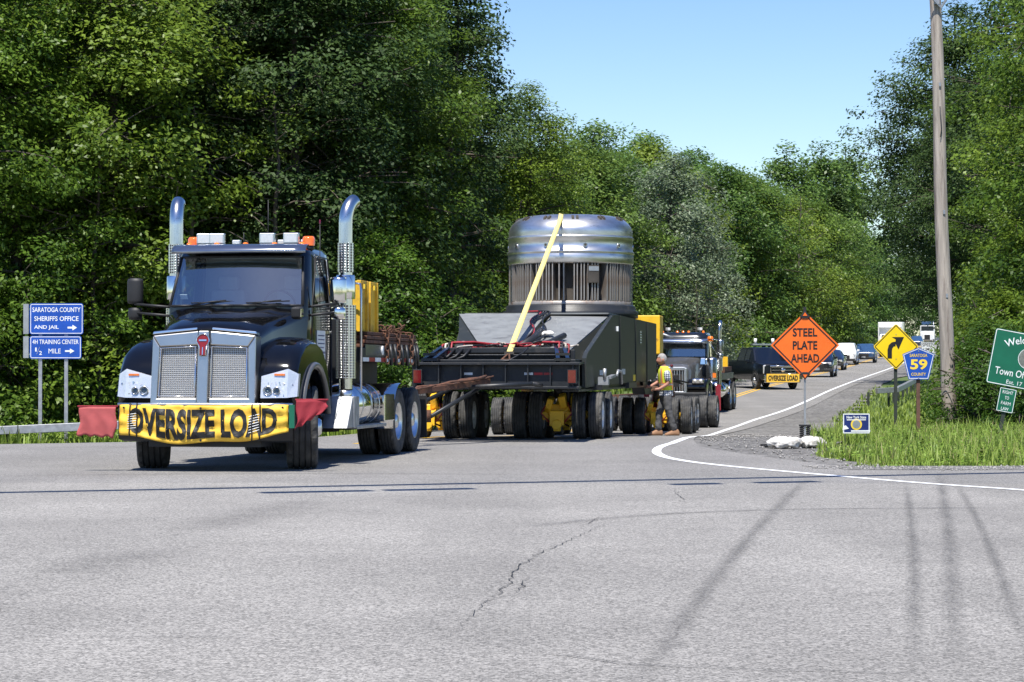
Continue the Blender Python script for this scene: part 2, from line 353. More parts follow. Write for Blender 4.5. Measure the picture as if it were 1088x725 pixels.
    def cap(s, ring): return s.add(ring, [tuple(range(len(ring)))])
    def text(s, t, x, z, w, h, place):
        """text t fitted in width w and height h centred at x, z; place(x, z) gives the point"""
        v, fs, asp = TEXTS[t]
        return s.add([place(x + (a - .5) * w, z + (b - .5) * h) for a, b in v], fs)
    def build(s, name, mats, parent=None, loc=None, rot=None, bevel=0, norm=True, seg=2, sub=0):
        me = bpy.data.meshes.new(name); me.from_pydata(s.v, [], s.f)
        if not isinstance(mats, (list, tuple)): mats = [mats]
        for m in mats: me.materials.append(m)
        me.polygons.foreach_set('material_index', s.m); me.polygons.foreach_set('use_smooth', s.s)
        if norm:
            bm = bmesh.new(); bm.from_mesh(me); bmesh.ops.remove_doubles(bm, verts=bm.verts, dist=1e-5)
            bmesh.ops.recalc_face_normals(bm, faces=bm.faces); bm.to_mesh(me); bm.free()
        me.update()
        return link(name, me, parent, loc, rot, bevel, seg, sub)
def link(name, me, parent=None, loc=None, rot=None, bevel=0, seg=2, sub=0):
    o = bpy.data.objects.new(name, me); C.objects.link(o)
    if parent is not None: o.parent = parent
    if loc is not None: o.location = loc
    if rot is not None: o.rotation_euler = rot
    if sub:
        md = o.modifiers.new('sub', 'SUBSURF'); md.levels = sub; md.render_levels = sub
    if bevel:
        md = o.modifiers.new('bevel', 'BEVEL'); md.width = bevel; md.segments = seg; md.limit_method = 'ANGLE'; md.angle_limit = R(35)
    return o
def np_mesh(name, V, Fq, mats, tint=None, mi=None, smooth=False):
    me = bpy.data.meshes.new(name); n, k = Fq.shape
    me.vertices.add(len(V)); me.vertices.foreach_set('co', V.astype(np.float32).ravel())
    me.loops.add(n * k); me.loops.foreach_set('vertex_index', Fq.astype(np.int32).ravel())
    me.polygons.add(n); me.polygons.foreach_set('loop_start', np.arange(0, n * k, k, dtype=np.int32))
    for m in (mats if isinstance(mats, (list, tuple)) else [mats]): me.materials.append(m)
    if mi is not None: me.polygons.foreach_set('material_index', mi.astype(np.int32))
    if tint is not None:
        a = me.attributes.new('tint', 'FLOAT', 'POINT'); a.data.foreach_set('value', tint.astype(np.float32))
    me.update(calc_edges=True); me.validate()
    if smooth: me.polygons.foreach_set('use_smooth', np.ones(n, bool))
    return me
def tag(o, label=None, cat=None, group=None, kind=None):
    if label: o['label'] = label
    if cat: o['category'] = cat
    if group: o['group'] = group
    if kind: o['kind'] = kind
    return o
def thing(name, label, cat, loc=(0, 0, 0), rz=0, pitch=0, group=None):
    o = bpy.data.objects.new(name, None); C.objects.link(o); o.location = loc; o.rotation_euler = (0, pitch, rz); o.empty_display_size = .3
    return tag(o, label, cat, group)
def pivot(name, parent, loc=(0, 0, 0), rot=(0, 0, 0)):
    o = bpy.data.objects.new(name, None); C.objects.link(o); o.parent = parent; o.location = loc; o.rotation_euler = rot; o.empty_display_size = .1
    return o
def copy_tree(o, parent=None):
    c = o.copy(); C.objects.link(c)
    if parent is not None: c.parent = parent
    for ch in o.children: copy_tree(ch, c)
    return c
def circ(n, r, z=0, ph=0): return [(r * math.cos(2*PI*i/n + ph), r * math.sin(2*PI*i/n + ph), z) for i in range(n)]
# ================================================================== THE SETTING: ground, roads, markings
def height_grid(name, xs, ys, m, dz, kind='structure'):
    V = np.array([(x, y, g(x, y) + dz) for y in ys for x in xs]); nx = len(xs)
    Fq = np.array([(j*nx + i, j*nx + i + 1, (j+1)*nx + i + 1, (j+1)*nx + i) for j in range(len(ys) - 1) for i in range(nx - 1)])
    return tag(link(name, np_mesh(name, V, Fq, m, smooth=True)), kind=kind)
xs = np.concatenate([[-1500, -600, -250, -120, -70], np.arange(-45, -20, 2.5), np.arange(-20, 40, 1.0), np.arange(40, 110, 4), [130, 200, 400, 900, 1800]])
ys = np.concatenate([[-300, -60], np.arange(-10, 40, 5), np.arange(40, 120, 1.0), np.arange(120, 470, 5), [500, 600, 800, 1200, 2000, 3000]])
height_grid('ground', xs, ys, m_soil, -.07)
def row_sheet(name, ys, fl, fr, m, dz, n=14, smooth=True):
    V, Fq = [], []
    for y in ys:
        a, b = fl(y), fr(y)
        for i in range(n + 1):
            x = a + (b - a) * i / n; V.append((x, y, g(x, y) + dz))
    for j in range(len(ys) - 1):
        for i in range(n): Fq.append((j*(n+1) + i, j*(n+1) + i + 1, (j+1)*(n+1) + i + 1, (j+1)*(n+1) + i))
    return tag(link(name, np_mesh(name, np.array(V), np.array(Fq), m, smooth=True)), kind='structure')
def seam(x): return 28.2 - .02 * x            # where the coarse side-road surface meets the main road
def sheet2(name, x0, x1, ya, yb, m, dz, nx=60, ny=16):
    V = [(x0 + (x1-x0)*i/nx, 0, 0) for j in range(ny+1) for i in range(nx+1)]; V2 = []
    for j in range(ny + 1):
        for i in range(nx + 1):
            x = x0 + (x1 - x0) * i / nx; y = ya(x) + (yb(x) - ya(x)) * j / ny; V2.append((x, y, g(x, y) + dz))
    Fq = [(j*(nx+1) + i, j*(nx+1) + i + 1, (j+1)*(nx+1) + i + 1, (j+1)*(nx+1) + i) for j in range(ny) for i in range(nx)]
    return tag(link(name, np_mesh(name, np.array(V2), np.array(Fq), m, smooth=True)), kind='structure')
sheet2('side_road', -80, 80, lambda x: -12, seam, m_asph2, 0)
sheet2('main_road', -80, 80, seam, lambda x: 32.4, m_asph, 0, 80, 4)
def xl_near(y): return -80
row_sheet('main_road', np.concatenate([np.arange(32.4, 57, .6), [57]]), xl_near, lambda y: lerp_k(_xr, y), m_asph, 0, 90)
row_sheet('main_road', np.concatenate([np.arange(57, 120, .8), np.arange(120, 461, 4)]), lambda y: lerp_k(_xl, y), lambda y: lerp_k(_xr, y), m_asph, 0, 14)
row_sheet('gravel_shoulder', np.concatenate([np.arange(32.4, 120, .8), np.arange(120, 461, 4)]), lambda y: lerp_k(_xr, y) - .05, lambda y: lerp_k(_xg, y) + .3 + .25 * math.sin(y * 1.7) + .12 * math.sin(y * 5.1), m_gravel, -.014, 6)
row_sheet('gravel_verge', [31.95, 32.2, 32.5, 32.9, 33.3], lambda y: 4.4, lambda y: 60, m_gravel, .004, 90)

def strip(name, pts, w, m, dz, kind='structure', label=None, jag=0, taper=False, fade=False, rng=random.Random(1)):
    """a painted or worn strip that follows the ground; pts are (x, y)"""
    P = [Vector((x, y, 0)) for x, y in pts]; n = len(P); V = []
    fd = []
    for i, p in enumerate(P):
        t = (P[min(i+1, n-1)] - P[max(i-1, 0)]).normalized(); nrm = Vector((-t.y, t.x, 0))
        ww = w[i] if hasattr(w, '__len__') else w
        if taper: ww *= max(.15, math.sin(PI * (i + .3) / n))
        cols = (-.5, -.25, 0, .25, .5) if fade else (-.5, .5)
        for c in cols:
            q = p + nrm * ww * (c + (rng.uniform(-jag, jag))); V.append((q.x, q.y, g(q.x, q.y) + dz))
            fd.append((1 - abs(c) * 2) * min(1, 6 * min(i, n - 1 - i) / n))
    k = 5 if fade else 2
    Fq = [(i*k + j, i*k + j + 1, (i+1)*k + j + 1, (i+1)*k + j) for i in range(n - 1) for j in range(k - 1)]
    me = np_mesh(name, np.array(V), np.array(Fq), m)
    if fade:
        a = me.attributes.new('fade', 'FLOAT', 'POINT'); a.data.foreach_set('value', np.array(fd, np.float32))
    return tag(link(name, me), kind=kind)
def dense(pts, step=.5):
    out = [pts[0]]
    for a, b in zip(pts, pts[1:]):
        n = max(1, int(math.hypot(b[0]-a[0], b[1]-a[1]) / step))
        out += [(a[0] + (b[0]-a[0]) * i / n, a[1] + (b[1]-a[1]) * i / n) for i in range(1, n + 1)]
    return out
def smoothp(pts, it=3):
    for _ in range(it):
        q = [pts[0]]
        for a, b in zip(pts, pts[1:]): q += [(a[0]*.75 + b[0]*.25, a[1]*.75 + b[1]*.25), (a[0]*.25 + b[0]*.75, a[1]*.25 + b[1]*.75)]
        pts = q + [pts[-1]]
    return pts
wl = [ground(px, py) for px, py in ((1130, 525), (1088, 521), (980, 514), (870, 504.5), (780, 496.5), (720, 489.5), (697, 483), (698, 475.5), (722, 469), (757, 461))]
wl += [(edge_x(y), y) for y in np.arange(76, 452, 8)]
strip('edge_line', smoothp(wl, 2), .15, m_linew, .005, jag=.03)
for off in (-.13, .13):
    strip('centre_line', dense([(edge_x(y) - 3.6 + off, y) for y in np.arange(43.5, 452, 4)], 1.2), .12, m_liney, .005, jag=.03)
strip('edge_line', dense([(-80, 56.2), (-7.6, 56.2)], 2), .12, m_linew, .005, jag=.05)
# worn tyre tracks and tar on the asphalt, and a painted splice case shadow
m_tyremark = stain_mat('tyre_rubber_stain', (.05, .05, .05), .34, 2.2, (2, .25, 1))
m_stain_shadow = stain_mat('stain_and_shadow', (.05, .05, .05), .17, 1.2)
def gp(*pp): return smoothp([ground(x, y) for x, y in pp], 2)
for pts, w in ((((1014, 735), (1013, 640), (1008, 560), (998, 503)), .16), (((972, 735), (972, 640), (970, 570), (963, 512)), .12), (((1092, 700), (1060, 600), (1035, 545), (1015, 512)), .11),
               (((668, 740), (705, 690), (770, 600), (830, 535), (862, 506)), .17), (((560, 560), (700, 546), (860, 541), (1060, 540)), .3)):
    strip('tyre_mark', dense(gp(*pts), .3), w, m_tyremark, .004, fade=True)
for pts, w in ((((60, 610), (110, 598), (170, 585)), .9), (((195, 565), (255, 550), (330, 532)), .9), (((200, 519.5), (250, 518), (310, 519)), .8), (((0, 506), (300, 503), (600, 505)), .7)):  # third strip paints the cast shadow of the cable's splice cases
    strip('stain_and_shadow', dense(gp(*pts), .3), w, m_stain_shadow, .004, fade=True)
m_crack = pm('crack_filler', (.035, .035, .035), rough=.9)
rngc = random.Random(4)
def crack(pts, w=.009):
    P = dense([ground(*p) for p in pts], .12); P = [(x + rngc.gauss(0, .016), y + rngc.gauss(0, .02)) for x, y in P]
    strip('crack', P, [w * rngc.uniform(.35, 1.3) for _ in P], m_crack, .0065, taper=True)
for c in (((478, 677), (500, 655), (540, 622), (552, 600), (600, 577), (650, 553)), ((472, 676), (530, 688), (600, 698), (680, 707), (770, 711), (900, 716), (1088, 722)),
          ((0, 676), (110, 677), (230, 679), (400, 678)), ((150, 722), (190, 711)), ((545, 632), (562, 614)), ((700, 562), (850, 564), (1088, 566)), ((310, 665), (335, 665)), ((715, 520), (724, 530), (728, 535)), ((230, 651), (258, 650)), ((620, 560), (640, 548))):
    crack(c)

# ------------------------------------------------------------------ leaves, trees, shrubs
def unit(a): return a / (np.linalg.norm(a, axis=1, keepdims=True) + 1e-9)
def leaves_at(rng, cen, nor, size, asp=.55, tint=None):
    n = len(cen); t = unit(rng.normal(size=(n, 3)) + np.array([0, 0, -.25])); t = unit(t - nor * (t * nor).sum(1, keepdims=True)); b = np.cross(nor, t)
    L = (size * rng.uniform(.65, 1.3, n))[:, None]; w = L * asp
    V = np.stack([cen - t * L * .5, cen + b * w * .5 + t * L * .05, cen + t * L * .5, cen - b * w * .5 + t * L * .05], 1).reshape(-1, 3)
    Fq = np.arange(4 * n).reshape(n, 4); tn = rng.uniform(0, 1, n) if tint is None else tint
    return V, Fq, np.repeat(tn, 4)
def tree_meshes(seed, H, Rad, base, nlimb, leaf, nleaf, lm, shape='round', droop=0.15, clump=.85, flat=.55, trunk_r=.2, holes=.0):
    rng = np.random.default_rng(seed); rr = random.Random(seed)
    tb = B(); bend = [(0, 0)]
    for i in range(8): bend.append((bend[-1][0] + rr.gauss(0, .09), bend[-1][1] + rr.gauss(0, .09)))
    def axis(t):
        f = min(7.99, t * 8); i = int(f); f -= i
        return Vector((bend[i][0]*(1-f) + bend[i+1][0]*f, bend[i][1]*(1-f) + bend[i+1][1]*f, t * H))
    ts = [i / 8 for i in range(8)] + [.96]
    tb.tube([axis(t) for t in ts], [trunk_r * (1.35 if t == 0 else 1) * (1 - t) ** .8 + .015 for t in ts], 8)
    clumps = []
    for i in range(nlimb):
        t = base + (1 - base) * ((i + rr.random() * .8) / nlimb) ** .85; t = min(t, .965); u = (t - base) / (1 - base)
        if shape == 'round': er = Rad * (math.sin(PI * min(1, u * .8 + .2)) ** .55)
        elif shape == 'cone': er = Rad * (1 - u) ** .75 + .35
        elif shape == 'edge': er = Rad * (1 - max(0, u - .45) / .55 * .0) * math.sqrt(max(.04, 1 - max(0, (u - .35) / .68) ** 2.2))
        else: er = Rad * math.sqrt(max(.05, 1 - (2*u - 1) ** 2))
        er *= rr.uniform(.78, 1.06)
        az = i * 2.39996 + rr.uniform(-.5, .5); p0 = axis(max(.02, t - .08)); d = Vector((math.cos(az), math.sin(az), rr.uniform(.05, .55) if shape != 'cone' else rr.uniform(-.2, .15))).normalized()
        pts = [p0 + d * er * f + Vector((0, 0, -droop * er * f * f)) + Vector((rr.gauss(0, .12), rr.gauss(0, .12), rr.gauss(0, .1))) * f for f in (0, .35, .7, 1)]
        r0 = max(.025, trunk_r * .42 * (1 - t) + .02)
        tb.tube(pts, [r0, r0 * .7, r0 * .4, .012], 5, caps=False)
        nb = max(3, int(er * 2.6))
        for k in range(nb):
            f = .26 + .72 * (k + rr.random()) / nb; j = min(2, int(f * 3 / 1.0001)); base_p = pts[0].lerp(pts[3], min(f, 1.05)) + Vector((0, 0, -.3 * droop * er * (f - f*f)))
            sp = er * .40 * (1.15 - f * .6)
            cg = lambda s_: max(-1.35*s_, min(1.35*s_, rr.gauss(0, s_)))
            q = base_p + Vector((cg(sp), cg(sp), cg(sp * .55)))
            if k % 2 == 0: tb.tube([base_p, base_p.lerp(q, .6) + Vector((0, 0, .05)), q], [.018, .012, .006], 4, caps=False)
            clumps.append((q.x, q.y, max(.25, q.z), rr.uniform(.6, 1.25) * clump, math.hypot(q.x, q.y) / max(.5, er)))
    for _ in range(18):
        tz = rr.uniform(.80, .985); sp = .25 + (1 - tz) * Rad * 1.9; clumps.append((axis(.95).x + rr.uniform(-sp, sp), axis(.95).y + rr.uniform(-sp, sp), H * tz, clump * .85, 1))
    cl = np.array(clumps)
    w = cl[:, 3] ** 2; cnt = np.maximum(6, (nleaf * w / w.sum())).astype(int); idx = np.repeat(np.arange(len(cl)), cnt); n = len(idx)
    off = unit(rng.normal(size=(n, 3))) * (rng.uniform(0, 1, n) ** .45)[:, None]
    cen = cl[idx, :3] + off * cl[idx, 3][:, None] * np.array([1, 1, flat]); cen[:, 2] -= .12 * (off[:, 0]**2 + off[:, 1]**2) * cl[idx, 3]
    out = cl[idx, :3] - np.array([0, 0, H * .5]); out[:, 2] *= .25
    nor = unit(np.array([0, 0, .75]) + unit(out) * .35 + off * .35 + rng.normal(size=(n, 3)) * .42)
    ct = rng.normal(0, .22, len(cl)); tint = np.clip(.5 + ct[idx] + rng.normal(0, .22, n), 0, 1)
    V, Fq, tn = leaves_at(rng, cen, nor, leaf, tint=tint)
    k = V[:, 2] > .02 
    crown = np_mesh('crown', V, Fq, lm, tn)
    tm = bpy.data.meshes.new('trunk'); tm.from_pydata(tb.v, [], tb.f); tm.materials.append(m_bark); tm.polygons.foreach_set('use_smooth', [True] * len(tb.f)); tm.update()
    return tm, crown
KIND = {}
KIND['edgeA'] = tree_meshes(11, 15.5, 4.2, .05, 46, .145, 74000, m_leafA, 'edge', .2)
KIND['edgeB'] = tree_meshes(12, 17, 4.0, .07, 48, .135, 78000, m_leafB, 'edge', .12, .8)
KIND['edgeC'] = tree_meshes(13, 14, 3.6, .06, 42, .145, 66000, m_leafB, 'edge', .25, .95, .5)
KIND['spire'] = tree_meshes(14, 17.5, 2.7, .05, 52, .15, 46000, m_leafC, 'edge', .3, .62, .8)
KIND['tallD'] = tree_meshes(15, 18, 4.6, .31, 44, .17, 66000, m_leafC, 'round', .1, .95, .6, .24)
KIND['mid'] = tree_meshes(16, 12, 4.2, .08, 38, .2, 40000, m_leafFar, 'edge', .15, 1.0)
KIND['midY'] = tree_meshes(17, 11, 3.8, .08, 34, .2, 32000, m_leafY, 'edge', .15, 1.0)
KIND['silver'] = tree_meshes(18, 11, 3.4, .06, 38, .15, 34000, m_leafF, 'edge', .35, .75, .8)
KIND['far'] = tree_meshes(19, 17, 4.8, .12, 34, .34, 20000, m_leafFar, 'round', .1, 1.3, .7)
KIND['farD'] = tree_meshes(20, 20, 3.8, .1, 40, .32, 18000, m_leafC, 'cone', .15, 1.1, .7)
KIND['small'] = tree_meshes(21, 6.5, 2.3, .05, 26, .14, 15000, m_leafB, 'edge', .2, .6, .6, .07)
KIND['shrubA'] = tree_meshes(22, 2.3, 1.5, .02, 26, .085, 11000, m_leafA, 'round', .1, .38, .8, .03)
KIND['shrubB'] = tree_meshes(23, 1.5, 1.1, .02, 20, .07, 7000, m_leafB, 'round', .1, .3, .8, .02)
KIND['bushY'] = tree_meshes(24, 3.4, 1.9, .02, 28, .11, 12000, m_leafB, 'edge', .15, .5, .7, .04)
_k = KIND['edgeA'][1].copy(); _k.materials.clear(); _k.materials.append(m_leafC); KIND['edgeShade'] = (KIND['edgeA'][0], _k)  # edgeA crown in darker leaves, the wood's shade put into the colour
KIND['dead'] = tree_meshes(25, 10, 2.2, .3, 18, .12, 600, m_leafY, 'round', .0, .5, .6, .1)
def tree(kind, px, D, scale=1, rz=0, name='broadleaf_tree', label='', cat='tree', group=None, x=None, zs=1):
    if x is None: x = (px - CX) / F * D
    tm, cm = KIND[kind]
    t = thing(name, label, cat, (x, D, g(x, D) - .12), rz, 0, group); t.scale = (scale, scale, scale * zs)
    link('trunk', tm, t); link('crown', cm, t)
    return t
rt = random.Random(8)
ORD = ['leftmost', 'second', 'third', 'fourth', 'fifth', 'sixth', 'seventh', 'eighth', 'ninth', 'tenth', 'eleventh', 'twelfth', 'thirteenth', 'fourteenth', 'fifteenth', 'sixteenth']
def nth(px, pxs): k = sorted(pxs).index(px); return ORD[0] + ' ' if k == 0 else ORD[k] + ' from the left, '
def T_rank(spots, text, name, group, kind=None):
    pxs = [q[0] for q in spots]
    for q in spots:
        k = nth(q[0], pxs); lab = (k + text) if k.startswith('left') else (text + ', ' + k.rstrip(', '))
        T(kind or q[2], q[0], q[1], q[-1], lab, name, group=group)
LF = 'leafy trees of the dense wood on the left'
def T(kind, px, D, s, label='', name='broadleaf_tree', group=None, **k): return tree(kind, px, D, s, rt.uniform(0, 6.28), name, label, group=group, **k)
# front rank of the left wood; its light and shade put into leaf colours
T('edgeB', 18, 64, .95, 'bright leafy tree at the far left, behind the blue signs')
T('edgeC', 120, 65, 1.1, 'bright tree with drooping boughs between blue signs and the black truck')
T('edgeC', -70, 62, 1, 'leafy tree at the very left edge of the frame', )
T('edgeShade', 225, 69, 1.05, 'leafy tree with shade put into its leaf colour, right behind the cab of the front truck')
T('edgeShade', 318, 68.5, 1.05, 'leafy tree with shade put into its leaf colour, behind the right exhaust stack of the front truck')
T('edgeA', 392, 72, 1.0, 'light green tree above the yellow ballast of the front truck')
T('small', 405, 65, .85, 'young bright tree low behind the rusty plates', 'small_tree')
T('small', 440, 71, .8, 'young leafy tree between the two big rigs', 'small_tree')
T('spire', 480, 77, .9, zs=1.05, label='tall narrow dark tree left of the steel cask', name='dark_tree')
T('edgeB', 540, 94, .66, zs=1.02, label='leafy tree that tops out at the sky left of the cask')
T('edgeC', 562, 90, .8, 'bright tree rising against the sky above the cask left side', zs=1.1)
T('edgeC', 585, 106, .72, 'shorter tree just behind the cask', zs=1.05)
T_rank(((-20, 74, 'edgeB', 1.15), (70, 76, 'tallD', 1.1), (160, 75, 'edgeA', 1.2), (270, 80, 'tallD', 1.15), (350, 81, 'edgeA', 1.2), (395, 85, 'tallD', 1.05), (440, 92, 'edgeC', 1.15), (-110, 72, 'edgeA', 1.1),
                    (20, 90, 'edgeB', 1.35), (130, 92, 'edgeA', 1.4), (240, 95, 'edgeB', 1.4), (340, 98, 'edgeA', 1.4), (400, 103, 'edgeB', 1.25), (470, 112, 'edgeC', 1.0)),
    'tall tree deep in the left wood', 'broadleaf_tree', LF)
T_rank(((205, 64, .6), (372, 66.5, .8), (420, 67, .7)),
    'low leafy bush at the foot of the left wood', 'bush', 'bushes at the foot of the left wood', 'bushY')
for px, D, s, lab in ((100, 63.5, .85, 'bare pale branches among the leaves above the blue signs'), (300, 66, 1.0, 'bare pale branches in the dark wood above the truck cab'), (205, 65.5, .95, 'bare thin tree left of the left exhaust stack')):
    T('dead', px, D, s, lab, 'bare_tree')
# middle distance beyond the bend
MG = 'round leafy trees beyond the road bend'
T_rank(((618, 118, 'mid', 1.02), (655, 130, 'mid', 1.05), (637, 150, 'mid', 1.32), (690, 155, 'mid', 1.3), (768, 165, 'mid', 1.2), (735, 185, 'mid', 1.4), (815, 205, 'mid', 1.25), (850, 230, 'mid', 1.3), (880, 262, 'mid', 1.3), (800, 230, 'mid', 1.45), (905, 300, 'mid', 1.3), (580, 135, 'mid', 1.1)),
    'round green tree beyond the bend', 'broadleaf_tree', MG)
T('silver', 712, 124, 1.12, 'silvery grey green tree right of the steel cask', 'silver_tree')
T('silver', 736, 132, .9, 'smaller silvery tree beside the taller silvery one', 'silver_tree')
T('midY', 792, 172, 1.3, 'yellow green tree behind the orange diamond sign')
T('midY', 845, 200, 1.25, 'yellowish tree left of the white box truck')
T('midY', 693, 152, 1.35, 'yellow green crown behind the silvery trees')
T('midY', 822, 176, 1.1, 'low yellowish tree over the escort pickup and orange sign')
T('midY', 872, 225, 1.35, 'yellowish crown left of the box truck, behind the first')
T('midY', 770, 215, 1.35, 'yellowish tree topping the ridge above the orange sign')
T('dead', 845, 190, 1.4, 'half bare tree with pale branches in the middle distance', 'bare_tree')
T('dead', 742, 118, .55, 'bare slanting sapling above the push truck', 'bare_tree')
T_rank(((590, 230, 1.2), (625, 240, 1.25), (660, 250, 1.25), (700, 262, 1.27), (742, 270, 1.25), (785, 300, 1.3), (830, 320, 1.6), (868, 340, 1.72), (903, 380, 1.9), (680, 330, 1.55), (735, 340, 1.5), (775, 360, 1.5), (930, 420, 1.2), (960, 460, 1.1), (990, 480, 1.1)),
    'distant tree on the ridge', 'broadleaf_tree', 'distant trees on the ridge', 'far')
T_rank(((888, 330, 1.2), (700, 310, 1.15)), 'dark distant conifer on the ridge', 'conifer_tree', 'dark conifers on the ridge', 'farD')
# right side
T('tallD', 1004, 126, 1.12, 'tall dark tree left of the utility pole', 'dark_tree')
T('tallD', 1046, 112, .84, 'dark tree behind the utility pole', 'dark_tree')
T('edgeB', 1170, 82, 1.1, 'tall bright tree right of the utility pole')
T('edgeB', 1222, 70, 1.1, 'tall leafy tree at the right edge above the welcome sign')
T('edgeA', 1212, 63, 1.0, 'leafy tree just outside the right edge')
T('edgeB', 1104, 77, .75, 'mid sized bright tree right beside the utility pole')
T('small', 1078, 68, .9, 'slender young tree just right of the utility pole', 'small_tree')
T('tallD', 1150, 100, 1.2, 'tall tree behind the bright ones on the right')
T('tallD', 1072, 165, .95, 'leafy tree overhanging the far road right of the box truck')
T('edgeC', 1054, 205, 1.05, 'far leafy tree beside the road end')
T('tallD', 1048, 150, 1.1, 'tall tree in the wood behind the pole')
T('edgeB', 1062, 240, 1.2, 'distant tree along the right side of the far road')
T('edgeC', 1048, 300, 1.2, 'most distant tree along the right of the far road')
SG = 'dark leafy shrubs round the pole foot'
T_rank(((1030, 57, .72), (1050, 54, .9), (1066, 58, 1.1), (1034, 61, .6), (1085, 56, 1.1), (1110, 52, 1.1), (1052, 63, 1.1), (1078, 64, 1.3)),
    'dark green shrub by the utility pole', 'shrub', SG, 'shrubA')
T('bushY', 1082, 60, 1.0, 'bright bush behind the welcome sign', 'bush')
T('bushY', 1082, 72, 1.1, 'leafy bush behind the pentagon sign and pole', 'bush')
T('bushY', 1060, 92, .8, 'leafy bush below the speed limit sign', 'bush')

# unseen trees added behind the photographer, to darken reflections in chrome and glass
for i in range(13):
    T(('edgeA', 'edgeB', 'edgeC')[i % 3], 0, -80 - 9 * (i % 2), 1.0, 'unseen leafy tree added behind the photographer for dark reflections', group='unseen trees added for reflections', x=-84 + i * 14)

# ------------------------------------------------------------------ grass and weeds
def grass(name, pts, h, seed, m=m_grass, w=.016, lean=.35):
    rng = np.random.default_rng(seed); n = len(pts); P = np.array([(x, y, g(x, y) - .07) for x, y in pts])
    a = rng.uniform(0, 2*PI, n); d = np.stack([np.cos(a), np.sin(a), np.zeros(n)], 1); b = np.stack([-np.sin(a), np.cos(a), np.zeros(n)], 1)
    edge = np.clip((P[:, 1] - 32.4) / 2.2, .3, 1) if P[:, 1].min() < 36 else np.ones(n); clumpy = .8 + .35 * np.sin(P[:, 0]*2.1 + np.sin(P[:, 1]*1.3)*2) * np.sin(P[:, 1]*1.7 + P[:, 0])
    hh = (h * edge * clumpy * rng.uniform(.5, 1.25, n))[:, None]; ww = (w * rng.uniform(.7, 1.5, n))[:, None]; ln = (lean * rng.uniform(.1, 1.3, n))[:, None]
    up = np.array([[0, 0, 1.0]])
    V = np.stack([P - b*ww, P + b*ww, P + up*hh*.6 + d*hh*ln*.3 + b*ww*.8, P + up*hh*.6 + d*hh*ln*.3 - b*ww*.8, P + up*hh*.95 + d*hh*ln + b*ww*.15, P + up*hh*.95 + d*hh*ln - b*ww*.15], 1).reshape(-1, 3)
    i = np.arange(n)[:, None] * 6; Fq = np.concatenate([i + np.array([[0, 1, 2, 3]]), i + np.array([[3, 2, 4, 5]])])
    return tag(link(name, np_mesh(name, V, Fq, m, np.repeat(np.clip(rng.normal(.5, .28, n), 0, 1), 6))), kind='stuff')
rg = np.random.default_rng(3)
m_leafG = leaf_mat('leaf_weed', (.12, .22, .02), (.26, .38, .06), .35, .5, 0)
def scatter(n, x0, x1, y0, y1, ok):
    x = rg.uniform(x0, x1, n); y = rg.uniform(y0, y1, n); return [(a, b) for a, b in zip(x, y) if ok(a, b)]
YS = 45.0
def right_ok(x, y): return not (abs(x - .1421*y) < .36 and YS - 5.5 < y < YS + .1) and x > lerp_k(_xg, y) + .25 * math.sin(y * 1.3) and y > 33 + .2 * math.sin(x * 2.3) and (x - 544) < 1e9
grass('grass', scatter(90000, 4.5, 14, 32.7, 62, right_ok), .21, 1, w=.009, lean=.6)
grass('grass', scatter(14000, 4.5, 13, 33.1, 52, right_ok), .38, 2, w=.007, lean=.5)
grass('grass', scatter(16000, 8, 24, 60, 120, lambda x, y: lerp_k(_xg, y) < x < lerp_k(_xg, y) + 7), .25, 4, w=.02, lean=.6)
grass('grass', scatter(20000, -22, -3, 57.2, 63, lambda x, y: x < lerp_k(_xl, y) - .1), .6, 5, w=.022)
grass('grass', scatter(14000, -6, 22, 62, 170, lambda x, y: lerp_k(_xl, y) - 5 < x < lerp_k(_xl, y) - .2), .5, 6, w=.035)
grass('dry_grass', scatter(3500, 4.5, 13, 32.9, 55, right_ok), .34, 7, m=m_straw, w=.006)
def ground_cover(name, pts, h, leaf, seed, m):
    rng = np.random.default_rng(seed); P = np.array([(x, y, g(x, y) - .05) for x, y in pts]); k = 7; n = len(P) * k; idx = np.repeat(np.arange(len(P)), k)
    a = rng.uniform(0, 2*PI, n); r = rng.uniform(0, .13, n); z = h * rng.uniform(.15, 1, n) * rng.uniform(.4, 1, len(P))[idx] * np.clip((P[idx, 1] - 32.5) / 2, .3, 1)
    cen = P[idx] + np.stack([np.cos(a)*r, np.sin(a)*r, z], 1); nor = unit(np.array([0, -.15, 1]) + rng.normal(size=(n, 3)) * .4)
    V, Fq, tn = leaves_at(rng, cen, nor, leaf, .5); return tag(link(name, np_mesh(name, V, Fq, m, tn)), kind='stuff')
ground_cover('ground_cover', scatter(5200, 4.7, 13.5, 32.9, 60, right_ok), .27, .06, 31, m_leafG)
ground_cover('ground_cover', scatter(5000, -20, -3.2, 57.6, 62, lambda x, y: x < lerp_k(_xl, y) - .2), .8, .1, 32, m_leafG)
def stones(name, pts, seed):
    rng = np.random.default_rng(seed); P = np.array([(x, y, g(x, y) + .004) for x, y in pts]); n = len(P); s = (.016 * rng.uniform(.4, 1.9, n))[:, None]
    o = np.array([[1, 0, 0], [0, 1, 0], [-1, 0, 0], [0, -1, 0], [0, 0, .8], [0, 0, -.5]]); V = (P[:, None] + (o[None] * rng.uniform(.6, 1.3, (n, 6, 1))) * s[:, None]).reshape(-1, 3)
    t = np.array([[0, 1, 4], [1, 2, 4], [2, 3, 4], [3, 0, 4], [1, 0, 5], [2, 1, 5], [3, 2, 5], [0, 3, 5]]); Fq = (np.arange(n)[:, None, None] * 6 + t[None]).reshape(-1, 3)
    return tag(link(name, np_mesh(name, V, Fq, m_stone)), kind='stuff')
m_stone = pm('loose_stone', (.25, .24, .225), rough=.9, var=.5, scale=9)
